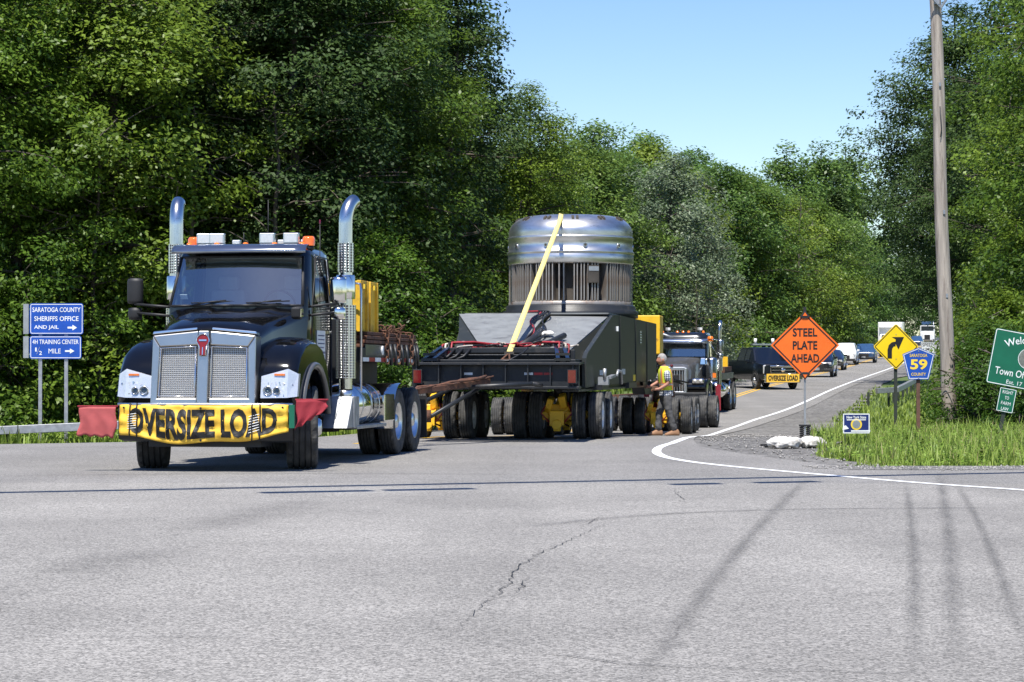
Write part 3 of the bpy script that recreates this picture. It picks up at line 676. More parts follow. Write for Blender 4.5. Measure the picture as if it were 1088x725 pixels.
stones('loose_stones', scatter(2600, 4.0, 16, 31.7, 33.6, lambda x, y: abs(y - 32.5 - .25*math.sin(x*1.9)) < .55) + scatter(3200, 3, 9, 33, 60, lambda x, y: lerp_k(_xr, y) + .1 < x < lerp_k(_xg, y) + .3), 5)
def weed_mesh(seed, h, n, leaf, m):
    rng = np.random.default_rng(seed); z = rng.uniform(.08, 1, n) ** .8 * h; a = rng.uniform(0, 2*PI, n); r = .16 * h * (1.15 - z / h) * rng.uniform(.3, 1.2, n)
    cen = np.stack([np.cos(a) * r, np.sin(a) * r, z], 1); nor = unit(np.stack([np.cos(a) * .4, np.sin(a) * .4, np.ones(n)], 1) + rng.normal(size=(n, 3)) * .3)
    return np_mesh('weed_leaves', *leaves_at(rng, cen, nor, leaf, .42)[:2], m, np.repeat(rng.uniform(0, 1, n), 4))
WM = [weed_mesh(s, .62, 70, .12, m_leafG) for s in (1, 2, 3)] + [weed_mesh(4, 1.25, 110, .15, m_leafA)]
def weeds(spots, scale, label, group, tall=False):
    xs_ = [q[0] for q in spots]
    for i, (x, y) in enumerate(spots):
        o = link('weed', WM[3 if tall else i % 3], None, (x, y, g(x, y) - .07), (0, 0, i * 1.7)); s = scale * rt.uniform(.7, 1.3); o.scale = (s, s, s)
        tag(o, (label + ', ' + ORD[sorted(xs_).index(x)] + ' from the left').replace('leftmost from the left', 'leftmost of its row') if tall else label, 'weed', group)
weeds(scatter(150, 4.8, 13.0, 33.3, 50, right_ok), .42, 'leafy green weed in the grass round the right hand signs', 'weeds in the right hand grass')
weeds(scatter(45, -13, -6, 57.8, 60.5, lambda x, y: True), .9, 'leafy weed growing behind the box beam guardrail', 'weeds along the guardrail')
weeds([at(px, 470, 59.5).to_tuple()[:2] for px in (12, 22, 33, 92, 100, 8)], .95, 'tall spiky weed standing above the guardrail', 'tall weeds above the guardrail', True)
# ================================================================== wheels
_wc = {}
def tyre_mesh(Rr, W, rim, lug=True):
    k = ('t', Rr, W, rim, lug)
    if k not in _wc:
        w = W / 2; gd = Rr - .016; gw = W * .018
        prof = [(rim - .012, -w*.72), (rim + .008, -w*.86), (rim + (Rr-rim)*.45, -w*1.0), (Rr - .045, -w*.97), (Rr - .012, -w*.9), (Rr - .002, -w*.82)]
        for c in (-.5, -.17, .17, .5): prof += [(Rr, c*w*1.1 - gw*1.6), (gd, c*w*1.1 - gw), (gd, c*w*1.1 + gw), (Rr, c*w*1.1 + gw*1.6)]
        prof += [(r, -h) for r, h in reversed(prof[:6])]
        b = B(); n = 72 if lug else 40; kk = len(prof)
        b.lathe(prof, n, 'y', lug={3: .006, 4: .016, 5: .016, kk-4: .006, kk-5: .016, kk-6: .016} if lug else None, smooth=not lug)
        o = b.build('tyre', m_rubber); me = o.data; bpy.data.objects.remove(o); _wc[k] = me
    return _wc[k]
def rim_mesh(W, rim, dish, m, key, nuts=10, holes=10):
    """outer face towards +y; dish = how far the disc sits in from the outer edge (negative sticks out)"""
    k = ('r', W, rim, dish, key)
    if k not in _wc:
        w = W / 2; b = B(); yd = w*.8 - dish
        b.lathe([(rim - .016, -w*.74), (rim + .004, -w*.86), (rim + .004, w*.86), (rim - .016, w*.78), (rim - .03, w*.55), (rim - .045, min(w*.4, yd + .03)), (rim - .06, yd), (rim*.62, yd + .012), (rim*.52, yd + .03), (rim*.42, yd + .035), (rim*.40, yd + .09), (rim*.3, yd + .12), (0.001, yd + .125)], 32, 'y')
        for i in range(nuts):
            a = 2*PI*i/nuts; b.cyl((rim*.5*math.cos(a), yd + .02, rim*.5*math.sin(a)), (rim*.5*math.cos(a), yd + .06, rim*.5*math.sin(a)), .016, 6)
        b.mi = 1
        for i in range(holes):
            a = 2*PI*(i + .5)/holes; c = (rim*.74*math.cos(a), yd + .012, rim*.74*math.sin(a)); b.cyl(c, (c[0], c[1] + .004, c[2]), rim*.085, 10)
        o = b.build('rim', [m, m_darkplastic]); me = o.data; bpy.data.objects.remove(o); _wc[k] = me
    return _wc[k]
def wheel(parent, x, y, z, Rr, W, rim, dish, m, key, side=1, rz=0, lug=True, lean=0):
    p = pivot('wheel', parent, (x, y, z), (0, 0, rz + (0 if side > 0 else PI)))
    link('tyre', tyre_mesh(Rr, W, rim, lug), p, rot=(0, x * 1.7 + y, 0)); link('rim', rim_mesh(W, rim, dish, m, key), p, rot=(0, x + y, 0))
    return p
def wheels_dual(parent, x, y, z, Rr, W, rim, m, key, gap=.17):
    s = 1 if y > 0 else -1
    wheel(parent, x, y + s*gap, z, Rr, W, rim, .13, m, key + 'o', s); wheel(parent, x, y - s*gap, z, Rr, W, rim, .13, m, key + 'i', -s)
def on_road(x, y, h, L=4):
    """heading and pitch so that a vehicle of wheelbase L behind (x, y) rests on the road"""
    a = g(x, y); b = g(x - math.cos(h) * L, y - math.sin(h) * L)
    return (x, y, a), h, -math.atan2(a - b, L)
def arc(c, r, a0, a1, n): return [(c[0] + r*math.cos(a0 + (a1-a0)*i/n), c[1] + r*math.sin(a0 + (a1-a0)*i/n)) for i in range(n + 1)]

# ================================================================== cab shell used by both tractors
def cab_shell(t, m, xf, xb, hw, z0, zb, zt, zr, slope=.38, bulge=.13, hwt=.93):
    def ring(xfr, hw2):
        w0, w1 = xb + .22, xfr - .38; L = [(xb, hw2 - .07), (xb + .07, hw2), (w0, hw2), (w1, hw2), (xfr - .16, hw2)]
        fr = [(xfr + bulge * (1 - (y) ** 2) - .0, y * (hw2 - .07)) for y in (1, .66, .33, 0, -.33, -.66, -1)]
        return L + fr + [(a, -b) for a, b in reversed(L)]
    lv = [(z0, xf + .02, hw), (zb - .3, xf + .01, hw), (zb, xf, hw), (zt, xf - slope, hwt), (zt + (zr-zt)*.45, xf - slope - .05, hwt - .02), (zr - .03, xf - slope - .13, hwt - .07), (zr, xf - slope - .3, hwt - .2)]
    P = [[(a, b, z) for a, b in ring(x, w)] for z, x, w in lv]
    win = lambda i, j: i == 2 and (j in (2, 13) or 5 <= j <= 10)
    b = B(); b.grid(P, True, True, skip=win); b.cap(P[-1]); b.cap(P[0]); b.build('cab', m, t)
    gb = B(); gb.grid([P[2][5:12], P[3][5:12]]); ws = gb.build('windshield', m_glass, t)
    fb = B()
    for i in range(5, 11):
        fb.tube([P[2][i], P[2][i+1]], .018, 6); fb.tube([P[3][i], P[3][i+1]], .018, 6)
    fb.tube([P[2][5], P[3][5]], .022, 6); fb.tube([P[2][11], P[3][11]], .022, 6); fb.build('window_seal', m_darkplastic, ws)
    for a, c in ((2, 3), (13, 14)):
        w = B(); w.add([P[2][a], P[2][c], P[3][c], P[3][a]], [(0, 1, 2, 3)]); w.build('side_window', m_glassd, t)
        s = B(); s.tube([P[2][a], P[2][c], P[3][c], P[3][a]], .012, 6, closed=True); s.build('window_seal', m_darkplastic, t)
    ib = B(); ib.box((xf - .42, 0, zb - .1), (.5, hw*1.7, .22)); ib.build('dashboard', m_interior, t, bevel=.05)
    ib = B(); ib.add([(xb + .04, -hw + .05, z0 + .1), (xb + .04, hw - .05, z0 + .1), (xb + .04, hwt - .08, zr - .1), (xb + .04, -hwt + .08, zr - .1)], [(0, 1, 2, 3)]); ib.build('rear_panel', m_interior, t)
    for y in (.48, -.48):
        sb = B(); sb.box((xb + .42, y, zb - .45), (.5, .52, .16)); sb.box((xb + .2, y, zb - .08), (.15, .5, .68), rot=(0, -.12, 0)); sb.box((xb + .18, y, zb + .36), (.12, .3, .2)); sb.build('seat', m_seat, t, bevel=.04)
    sw = B(); sw.tube([(xf - .55 + .1*math.sin(a), .48 + .22*math.cos(a), zb + .02 + .2*math.sin(a)) for a in np.linspace(0, 2*PI, 20)[:-1]], .016, 6, closed=True); sw.beam((xf - .55, .28, zb + .02), (xf - .55, .68, zb + .02), .03, .03); sw.build('steering_wheel', m_darkplastic, t)
    return P
def mirror(t, x, y, z0, z1, s, m):
    b = B(); zc = z0 + .22; h = z1 - zc
    for za, hh2, w in ((zc, h, .115), (z0, .17, .1)):
        b.grid([[(x + .075*math.cos(a)*f, y + w*math.sin(a)*f, za + zz) for a in np.linspace(-PI/2, PI/2, 11)] for zz, f in ((0, .6), (.02, .93), (.05, 1), (hh2 - .05, 1), (hh2 - .02, .93), (hh2, .6))])
        b.box((x - .01, y, za + hh2/2), (.02, w*1.9, hh2*.96))
    p = b.build('mirror', m, t)
    g2 = B(); g2.box((x - .024, y, zc + h/2), (.006, .19, h - .06)); g2.build('mirror_glass', m_chrome, p)
def stack_pipe(t, x, y, z0, zt, lean, r=.1, shields=((0, 0),), up_tip=True):
    e = B(); pts = [(x, y, z0), (x, y, zt - .42)] + [(x - .26*(1-math.cos(a))*1.0, y + lean*(1-math.cos(a)), zt - .42 + .34*math.sin(a)) for a in np.linspace(.15, 1.35, 9)]
    e.tube(pts, r, 20, caps=False); s = e.build('exhaust_stack', m_stack, t)
    tip = B(); q = Vector(pts[-1]); d = (q - Vector(pts[-2])).normalized(); tip.tube([q - d*.06, q - d*.002], r*.93, 20); tip.build('pipe_mouth', m_core, s)
    for z, h, rr2 in shields:
        sh = B(); n = 24; P = [[(x + rr2*math.cos(2*PI*j/n), y + rr2*math.sin(2*PI*j/n), zz) for j in range(n)] for zz in (z, z + h)]
        sh.grid(P, True, True); sh.build('heat_shield', m_shield, s)
    return s
def marker(t, x, y, z, m=None):
    b = B(); b.lathe([(.05, 0), (.052, .03), (.035, .075), (.001, .085)], 12, o=(x, y, z)); b.build('marker_light', m or m_amber, t)
def work_light(t, x, y, z, w=.18, h=.12, rz=0):
    b = B(); b.box((x, y, z), (.09, w, h), rot=(0, 0, rz)); p = b.build('work_light', m_alu, t, bevel=.012)
    g2 = B(); c, s_ = math.cos(rz), math.sin(rz); g2.box((x + c*.048, y + s_*.048, z), (.012, w*.8, h*.74), rot=(0, 0, rz)); g2.build('lamp_lens', m_lampface, p)
    k = B(); k.box((x, y, z - h*.5 - .035), (.04, .05, .08)); k.build('bracket', m_darkplastic, p)

# ================================================================== FRONT TRUCK (black conventional day cab)
H1 = R(-98.5)
loc, hh, pit = on_road(-3.83, 32.6, H1, 6)
tk = thing('tractor_truck', 'black tractor truck in front with chrome grille and yellow oversize load banner', 'truck', loc, hh, pit)
for y, s in ((1.03, 1), (-1.03, -1)): wheel(tk, 0, y, .555, .555, .42, .295, .03, m_alu, 'frontwide', s, R(13))
for x in (-5.75, -7.1):
    for y in (.93, -.93): wheels_dual(tk, x, y, .52, .52, .27, .295, m_alu, 'drv', .165)
b = B(); b.beam((1.0, .42, .85), (-7.9, .42, .85), .09, .28); b.beam((1.0, -.42, .85), (-7.9, -.42, .85), .09, .28)
b.cyl((0, -.95, .5), (0, .95, .5), .07); b.cyl((-5.75, -1, .52), (-5.75, 1, .52), .11); b.cyl((-7.1, -1, .52), (-7.1, 1, .52), .11)
b.box((.3, 0, .62), (1.4, .8, .35)); b.box((-.9, 0, .75), (1.5, .8, .5)); b.box((-5.75, 0, .55), (.45, .4, .4)); b.box((-7.1, 0, .55), (.45, .4, .4))
b.box((-4.4, -.95, .85), (2.2, .5, .5)); b.build('frame', m_black2, tk)
P = cab_shell(tk, m_black, -.42, -2.0, 1.0, .78, 2.2, 2.88, 3.05, .33, .12, .93)
# hood: raised spine, shoulders falling to the sides
def hood_ring(x, w, zb, zs, zt):
    half = [(w, zb), (w, zs - .12), (w - .02, zs - .03), (w - .1, zs + .015), (w*.62, zs + .05 + (zt-zs)*.25), (w*.36, zs + .05 + (zt-zs)*.4), (w*.26, zt - .008), (0, zt)]
    return [(x, y, z) for y, z in half] + [(x, -y, z) for y, z in reversed(half[:-1])]
sts = [(1.06, .64, .98, 1.74, 1.85), (.9, .67, .98, 1.83, 1.94), (.5, .74, 1.0, 1.94, 2.04), (-.1, .82, 1.1, 2.04, 2.12), (-.54, .985, 1.1, 2.17, 2.21)]
HR = [hood_ring(*s) for s in sts]; b = B(); b.grid(HR); b.cap(HR[0]); hood = b.build('hood', m_black, tk, bevel=0)
b = B()
for s in (1, -1): b.tube([(.0, s*.845, 1.55), (-.05, s*.85, 1.5)], .05, 12)
b.build('hood_badge', m_alu, hood)
m_satin = pm('satin_chrome', (.52, .505, .48), rough=.3, metal=1, var=.04)
# grille: chrome surround with two mesh panes
gx = 1.14
b = B()
def gpane(y0, y1, z0, z1): return
top = lambda y: 1.905 - .035 * abs(y) / .7 + (.0 if abs(y) > .09 else .0)
for s in (1, -1):
    b.prism([(s*.70, .96), (s*.61, 1.05), (s*.59, 1.72), (s*.69, 1.87)], gx - .2, gx + .06, 'yz')
    b.prism([(s*.69, 1.87), (s*.59, 1.72), (s*.08, 1.745), (s*.08, 1.93)], gx - .2, gx + .065, 'yz')
    b.prism([(s*.70, .96), (s*.61, 1.05), (s*.08, 1.05), (s*.08, .96)], gx - .2, gx + .06, 'yz')
b.prism([(.072, .955), (.072, 1.93), (-.072, 1.93), (-.072, .955)], gx - .2, gx + .09, 'yz')
gr = b.build('grille', m_satin, tk, bevel=.016); gr.rotation_euler = (0, R(-6), 0); gr.location = (.175, 0, -.215)
for s in (1, -1):
    b = B(); n, mm = 10, 8
    b.grid([[(gx + .012, s*(.075 + (.53)*i/n), 1.04 + .7*j/mm) for j in range(mm + 1)] for i in range(n + 1)]); b.build('mesh_panel', m_grille, gr)
    b = B(); b.tube([(gx + .055, s*.105, 1.075), (gx + .055, s*.59, 1.075), (gx + .055, s*.575, 1.705), (gx + .055, s*.105, 1.725)], .012, 6, closed=True); b.build('mesh_trim', m_chrome, gr)
    b = B(); b.prism([(s*.7, 1.885), (s*.1, 1.945), (s*.1, 1.98), (s*.69, 1.925)], gx - .12, gx + .045, 'yz'); b.build('trim_bar', m_chrome, gr, bevel=.01)
b = B(); sh = arc((0, 1.80), .085, R(-10), R(190), 12) + [(-.045, 1.72), (-.04, 1.60), (.04, 1.60), (.045, 1.72)]
b.prism(sh, gx + .09, gx + .115, 'yz'); em = b.build('emblem', pm('emblem_red', (.22, .012, .016), rough=.3), gr, bevel=.008)
b = B(); b.tube([(gx + .118, y, z) for y, z in sh], .009, 6, closed=True); b.build('emblem_rim', m_chrome, em)
b = B(); b.box((gx + .118, 0, 1.80), (.008, .1, .02)); b.box((gx + .118, 0, 1.66), (.008, .012, .1)); b.build('emblem_mark', m_chrome, em)
# fenders with headlights
rp0 = random.Random(77)
for s in (1, -1):
    aw = arc((0, .62), .77, R(8), R(172), 18)
    poly = [(1.08, .86), (1.0, 1.34), (.94, 1.42), (.82, 1.56), (.55, 1.69), (.25, 1.76), (-.1, 1.765), (-.45, 1.67), (-.72, 1.44), (-.9, 1.08), (-.95, .74), (-.79, .72)] + [(x, z) for x, z in reversed(aw)] + [(.80, .76), (.9, .9)]
    n = len(poly)
    rows = []
    for y, f in ((.62, 1), (.9, 1), (1.06, .98), (1.15, .945), (1.2, .89)):
        rows.append([(x if x < .5 else .5 + (x - .5) * (f + .02 if f < 1 else 1), s*y, .9 + (z - .9) * (f if z > 1.0 else 1)) for x, z in poly])
    b = B(); b.grid(rows, True, True); b.cap(rows[-1]); fd = b.build('fender', m_black, tk)
    b = B(); b.tube([(x*1.005, s*1.205, z) for x, z in aw], .042, 8); b.build('wheel_arch_trim', m_greyhood, fd)
    for rr_, nm, mm_ in ((0, 'headlight', m_lampface),):
        b = B(); q = [(1.105, s*.73, .955), (1.095, s*1.08, .96), (1.03, s*1.2, .975), (.94, s*1.2, 1.27), (1.02, s*1.08, 1.335), (1.05, s*.73, 1.24)]
        b.add([(x + .012, y + s*.008, z) for x, y, z in q] + [(x - .12, y, z) for x, y, z in q], [(0, 1, 4, 5), (1, 2, 3, 4), (6, 7, 1, 0), (7, 8, 2, 1), (9, 10, 4, 3), (10, 11, 5, 4), (11, 6, 0, 5), (8, 9, 3, 2)]); hl = b.build(nm, mm_, fd)
        for yy, r2 in ((.83, .062), (.95, .05)):
            b = B(); b.lathe([(r2, .006), (r2*.9, .012), (r2*.8, .004), (r2*.4, -.03), (.001, -.035)], 18, 'x', o=(1.112, s*yy, 1.05)); b.build('lamp', m_stack, hl); b = B(); b.lathe([(r2*.55, -.004), (.001, .006)], 14, 'x', o=(1.105, s*yy, 1.05)); b.build('bulb_lens', m_glassd, hl)
        for k in range(24):
            b = B(); yy = .775 + (k % 8) * .052; zz = 1.0 + .07 * (k // 8) + rp0.uniform(-.01, .01); b.box((1.098 - (zz - .91) * .16 - max(0, yy - 1.04) * .5, s*yy, zz), (.03, .03, .05), rot=(rp0.uniform(-.5, .5), rp0.uniform(-.6, .1), rp0.uniform(-.4, .4))); b.build('reflector_facet', (m_lampface, m_stack, m_lampface)[(k * 5) % 3], hl)
        b = B(); b.box((1.055, s*.98, 1.26), (.03, .14, .025)); b.build('turn_lamp', m_amber, hl)
        b = B(); q2 = [(x + .035, y + s*.012, z) for x, y, z in q]; b.add(q2, [(0, 1, 4, 5), (1, 2, 3, 4)]); b.build('clear_cover', m_lens, hl)
    b = B(); b.box((.4, s*1.205, 1.1), (.05, .02, .06)); b.build('side_marker', m_redlens, fd); b = B(); b.box((.62, s*1.2, .9), (.09, .02, .04)); b.build('side_marker', m_amber, fd)
# bumper
b = B(); bp = [(1.30, 0), (1.29, .5), (1.25, .9), (1.12, 1.17)]; ring = lambda z: [(x, y, z) for x, y in bp] ; full = [(x, -y) for x, y in reversed(bp[1:])] + bp
b.grid([[(x, y, z) for x, y in full] for z in (.42, .86)]); b.grid([[(x, y, .86) for x, y in full], [(x - .3, y * .98, .86) for x, y in full]]); b.grid([[(x, y, .42) for x, y in full], [(x - .2, y * .98, .38) for x, y in full]])
bu = b.build('bumper', m_black2, tk, norm=True)
b = B(); b.tube([(x + .004, y, .875) for x, y in full], .02, 6); b.build('bumper_trim', m_alu, bu)
b = B(); b.box((.85, 0, .37), (.6, 1.5, .1)); b.build('air_dam', m_darkplastic, tk)
# visor, wipers, roof gear
b = B(); n = 12; vs = []
for xx, zz, w in ((-.95, 3.05, .90), (-.79, 3.06, .92), (-.61, 3.03, .94), (-.525, 2.97, .945), (-.515, 2.925, .945)): vs.append([(xx + .1 * (1 - (2*j/n - 1)**2), w * (2*j/n - 1), zz) for j in range(n + 1)])
b.grid(vs); o = b.build('sun_visor', [pm('visor_blue_grey', (.30, .32, .36), rough=.14, metal=.9, var=.05)], tk); md = o.modifiers.new('th', 'SOLIDIFY'); md.thickness = .02
for y in (-.82, -.42, 0, .42, .82): marker(tk, -.92, y * .98, 3.01)
for y, r_ in ((-.62, .1), (-.44, .05), (.28, 0), (.62, 0)): work_light(tk, -1.05, y, 3.15, .22, .15, r_)
for y, w in ((-.2, .12), (.45, .12), (.78, .12)): work_light(tk, -1.2, y * 1.0, 3.09, w, .1)
for y in (-.8, .84):
    b = B(); b.cyl((-1.15, y, 2.99), (-1.15, y, 3.05), .075, 16); bk = b.build('beacon', m_darkplastic, tk); b = B(); b.lathe([(.085, 0), (.088, .1), (.07, .13), (.001, .135)], 18, o=(-1.15, y, 3.05)); b.build('beacon_lens', m_orange, bk)
for x, y, z0, z1 in ((-1.2, .25, 3.0, 3.7), (-1.2, -.1, 3.0, 3.25), (-1.07, 1.02, 2.15, 3.35)):
    b = B(); b.cyl((x, y, z0), (x, y, z1), .006, 6); b.build('antenna', m_darkplastic, tk)
b = B(); b.lathe([(.012, 0), (.012, .05), (.001, .06)], 8, o=(-1.07, 1.02, 3.35)); b.build('antenna_tip', m_redlens, tk)
for y in (.15, -.62):
    b = B(); b.tube([(-.32, y, 2.2), (-.30, y + .28, 2.25), (-.34, y + .5, 2.27)], .01, 5); b.tube([(-.30, y + .02, 2.235), (-.34, y + .62, 2.26)], .009, 5); b.build('wiper', m_darkplastic, tk)
b = B(); b.box((-.57, -.78, 2.33), (.01, .1, .07), rot=(0, .55, 0)); b.build('window_sticker', m_inkw, tk)
# doors
for s in (1, -1):
    b = B(); b.tube([(-.67, s*1.003, .95), (-.67, s*1.003, 2.18), (-1.12, s*.955, 2.9), (-1.82, s*.955, 2.9), (-1.87, s*1.003, 2.2), (-1.87, s*1.003, .95)], .009, 5, closed=True); dr = b.build('door', m_darkplastic, tk)
    b = B(); b.box((-1.67, s*1.02, 1.85), (.16, .03, .04)); b.build('handle', m_chrome, dr)
    b = B(); b.box((-1.2, s*1.006, 1.62), (.5, .006, .5)); b.build('placard', m_inkw, dr)
    b = B()
    for i, w in enumerate((.4, .36, .4, .3, .0, .38, .34)):
        if w: b.box((-1.2, s*1.011, 1.8 - i*.055), (w, .003, .016))
    b.box((-1.2, s*1.011, 1.565), (.48, .003, .03)); b.build('placard_print', m_navysign, dr)
    b = B(); b.tube([(-1.35 + .07*math.cos(a), s*1.008, 1.16 + .07*math.sin(a)) for a in np.linspace(0, 2*PI, 16)[:-1]], .012, 6, closed=True); b.build('filler_ring', m_alu, tk)
    mirror(tk, -.85, 1.33 if s > 0 else -1.56, 2.02, 2.60, s, m_chrome if s > 0 else m_darkplastic)  # far side shell coloured dark in place of its reflection of dark trees
    b = B()
    for z in (2.24, 2.12): b.tube([(-.6, s*1.0, z - .05), (-.82, 1.33 if s > 0 else -1.56, z)], .02, 6)
    b.build('mirror_arm', m_darkplastic, tk)
    if s > 0:
        b = B(); b.prism([(-.12, 2.0), (.0, 2.02), (.02, 2.16), (-.2, 2.18)], .87, 1.0); hm = b.build('hood_mirror', m_darkplastic, tk, bevel=.02); b = B(); b.box((-.08, 1.003, 2.09), (.13, .006, .11)); b.build('mirror_glass', m_chrome, hm)
    sx, sy = -2.18, (1.14 if s > 0 else -1.36)
    stack_pipe(tk, sx, sy, 1.05, 3.84, .1 if s > 0 else -.04, .1, ((2.72, .42, .118), (1.2, 1.05, .15)))
    b = B(); b.tube([(sx, sy, 1.05), (sx - .02, sy - s*.01, .95), (sx - .1, sy - s*.15, .9), (sx - .2, s*.7, .9)], .1, 16); b.build('exhaust_elbow', m_alu, tk)
    b = B(); b.lathe([(.135, 2.34), (.14, 2.36), (.14, 2.66), (.13, 2.68)], 24, o=(sx, sy, 0)); b.build('muffler_sleeve', m_chrome, tk)
    # tank, straps, steps, battery box
    b = B(); b.lathe([(.001, -2.45), (.27, -2.45), (.31, -2.5), (.31, -4.15), (.27, -4.2), (.001, -4.2)], 28, 'x', o=(0, s*.97, .82)); tn = b.build('fuel_tank', m_chrome, tk)
    for x in (-2.75, -3.35, -3.9):
        b = B(); b.lathe([(.313, -.03), (.32, -.025), (.32, .025), (.313, .03)], 28, 'x', o=(x, s*.97, .82)); b.build('tank_strap', m_alu, tn)
    b = B(); b.box((-3.3, s*1.2, .50), (2.1, .2, .05)); b.box((-2.25, s*1.08, .72), (.34, .42, .45)); b.prism([(-2.08, .5), (-1.7, .5), (-2.08, .95)], s*.9, s*1.27); b.build('step', m_galv, tk, bevel=.01)
    # polished quarter fender ahead of the drive tyres
    b = B(); af = arc((-5.75, .52), .60, R(95), R(8), 12); pr = [(x, z) for x, z in af] + [(-5.13, .42)]
    b.grid([[(x, s*y, z) for x, z in pr] for y in (.62, 1.24)]); qf = b.build('quarter_fender', m_chrome, tk); md = qf.modifiers.new('th', 'SOLIDIFY'); md.thickness = .012
    b = B(); b.box((-4.75, s*1.02, .75), (.75, .5, .42)); b.build('tool_box', m_chrome, tk, bevel=.02)
    b = B(); b.box((-7.95, s*.95, .55), (.02, .6, .7)); b.build('mud_flap', m_darkplastic, tk)
# flat deck behind the cab
b = B(); b.box((-5.3, 0, 1.55), (4.5, 2.4, .2)); b.box((-5.3, 0, 1.28), (4.4, 1.0, .34)); dk = b.build('deck', m_black2, tk, bevel=.01)
for s in (1, -1):
    for i in range(10):
        b = B(); b.box((-3.28 - i*.44, s*1.203, 1.48), (.43, .006, .06)); b.build('reflective_strip', m_stripred if i % 2 else m_inkw, dk)
    b = B(); b.box((-4.0, s*1.204, 1.62), (1.55, .01, .16)); sk = b.build('side_panel', m_greyhood, dk)
    b = B(); b.lathe([(.07, 0), (.07, .012), (.05, .016), (.001, .016)], 16, 'y', o=(-4.45, s*1.21 if s > 0 else s*1.226, 1.62)); b.build('panel_badge', m_inkw, sk)
b = B(); b.tube([(-2.95, 1.2, 1.0), (-2.95, 1.2, 2.5), (-2.98, 1.18, 2.58), (-3.02, 1.05, 2.6)], .018, 8); b.build('grab_rail', m_alu, tk)
b = B(); b.box((-2.85, 0, 1.7), (.08, 1.9, 1.6)); b.build('headache_rack', m_black2, tk)

# things that ride on or hang from the truck
def ride(name, label, cat, group=None): return thing(name, label, cat, loc, hh, pit, group)
for i, lab in enumerate(('front yellow ballast box right behind the cab', 'rear yellow ballast box standing on the rusty plates')):
    q = ride('ballast_box', lab, 'ballast', 'yellow ballast boxes'); x0 = -3.2 - i*.72
    b = B(); b.box((x0 - .3, .1, 2.27), (.56, 2.0, .74)); b.build('box_body', m_yellow2, q, bevel=.012)
    for yy in (1.06, -.86):
        b = B(); b.box((x0 - .05, yy + .05, 2.27), (.07, .06, .76)); b.box((x0 - .55, yy + .05, 2.27), (.07, .06, .76)); b.box((x0 - .3, yy + .045, 2.62), (.5, .05, .06)); b.build('flange', m_yellow2, q, bevel=.006)
    b = B(); b.box((x0 - .2, 1.16, 2.56), (.1, .02, .07)); b.build('lifting_lug', m_inky, q)
rp = random.Random(5)
for i in range(4):
    q = ride('rusty_plate', ('lowest', 'second lowest', 'second highest', 'topmost')[i] + ' rusty steel plate stacked on the front truck deck', 'steel plate', 'rusty plates on the front truck')
    b = B(); b.box((-5.4 + rp.uniform(-.08, .08), rp.uniform(-.03, .03), 1.685 + i*.062), (4.2 - i*.12, 2.34, .052)); o = b.build('plate', m_rust, q, bevel=.008)
def link_chain(name, label, pts, parent_fn, m=m_rust, r=.03):
    q = parent_fn(name, label, 'chain', 'rusty chains over the plates'); pts = [Vector(p) for p in pts]; bb = B(); L = 0; seg = .085; i = 0
    for a, c in zip(pts, pts[1:]):
        n = max(1, int((c - a).length / seg)); d = (c - a).normalized(); u = d.orthogonal().normalized(); w = d.cross(u)
        for k in range(n):
            ctr = a.lerp(c, (k + .5) / n); pl = u if i % 2 else w; i += 1
            bb.tube([ctr + d*.058*math.cos(t) + pl*.034*math.sin(t) for t in np.linspace(0, 2*PI, 9)[:-1]], .011, 5, closed=True)
    bb.build('chain_links', m, q); return q
for x, lab in ((-4.7, 'front'), (-5.6, 'middle'), (-6.7, 'rear')):
    link_chain('chain', lab + ' rusty chain tied over the plates on the truck deck', [(x, 1.24, 1.42), (x - .02, 1.23, 1.9), (x + .12, .7, 1.95), (x + .05, 0, 2.0)], ride)
q = ride('chain_pile', 'heap of rusty chain and binders on the plates behind the yellow boxes', 'chain')
bb = B()
for i in range(48):
    c = Vector((-4.85 + rp.gauss(0, .3), .75 + rp.gauss(0, .25), 1.93 + abs(rp.gauss(0, .05)))); e = Euler((rp.uniform(0, 6), rp.uniform(0, 6), rp.uniform(0, 6))).to_matrix()
    bb.tube([c + e @ Vector((.06*math.cos(t), .035*math.sin(t), 0)) for t in np.linspace(0, 2*PI, 9)[:-1]], .012, 5, closed=True)
bb.tube([(-4.6, .9, 1.95), (-4.95, .95, 2.25), (-5.0, .95, 2.32)], .022, 6); bb.build('chain_links', m_rust, q)
# binders hanging at the deck edge
bb = B()
q = ride('load_binder', 'row of dark load binders along the rear deck edge of front truck', 'load binder')
for x in (-5.0, -5.35, -5.9, -6.3, -6.95, -7.2):
    bb = B(); bb.tube([(x, 1.24, 1.40), (x + .03, 1.25, 1.55), (x, 1.22, 1.72)], [.03, .02, .028], 8); bb.build('binder', m_black2, q)
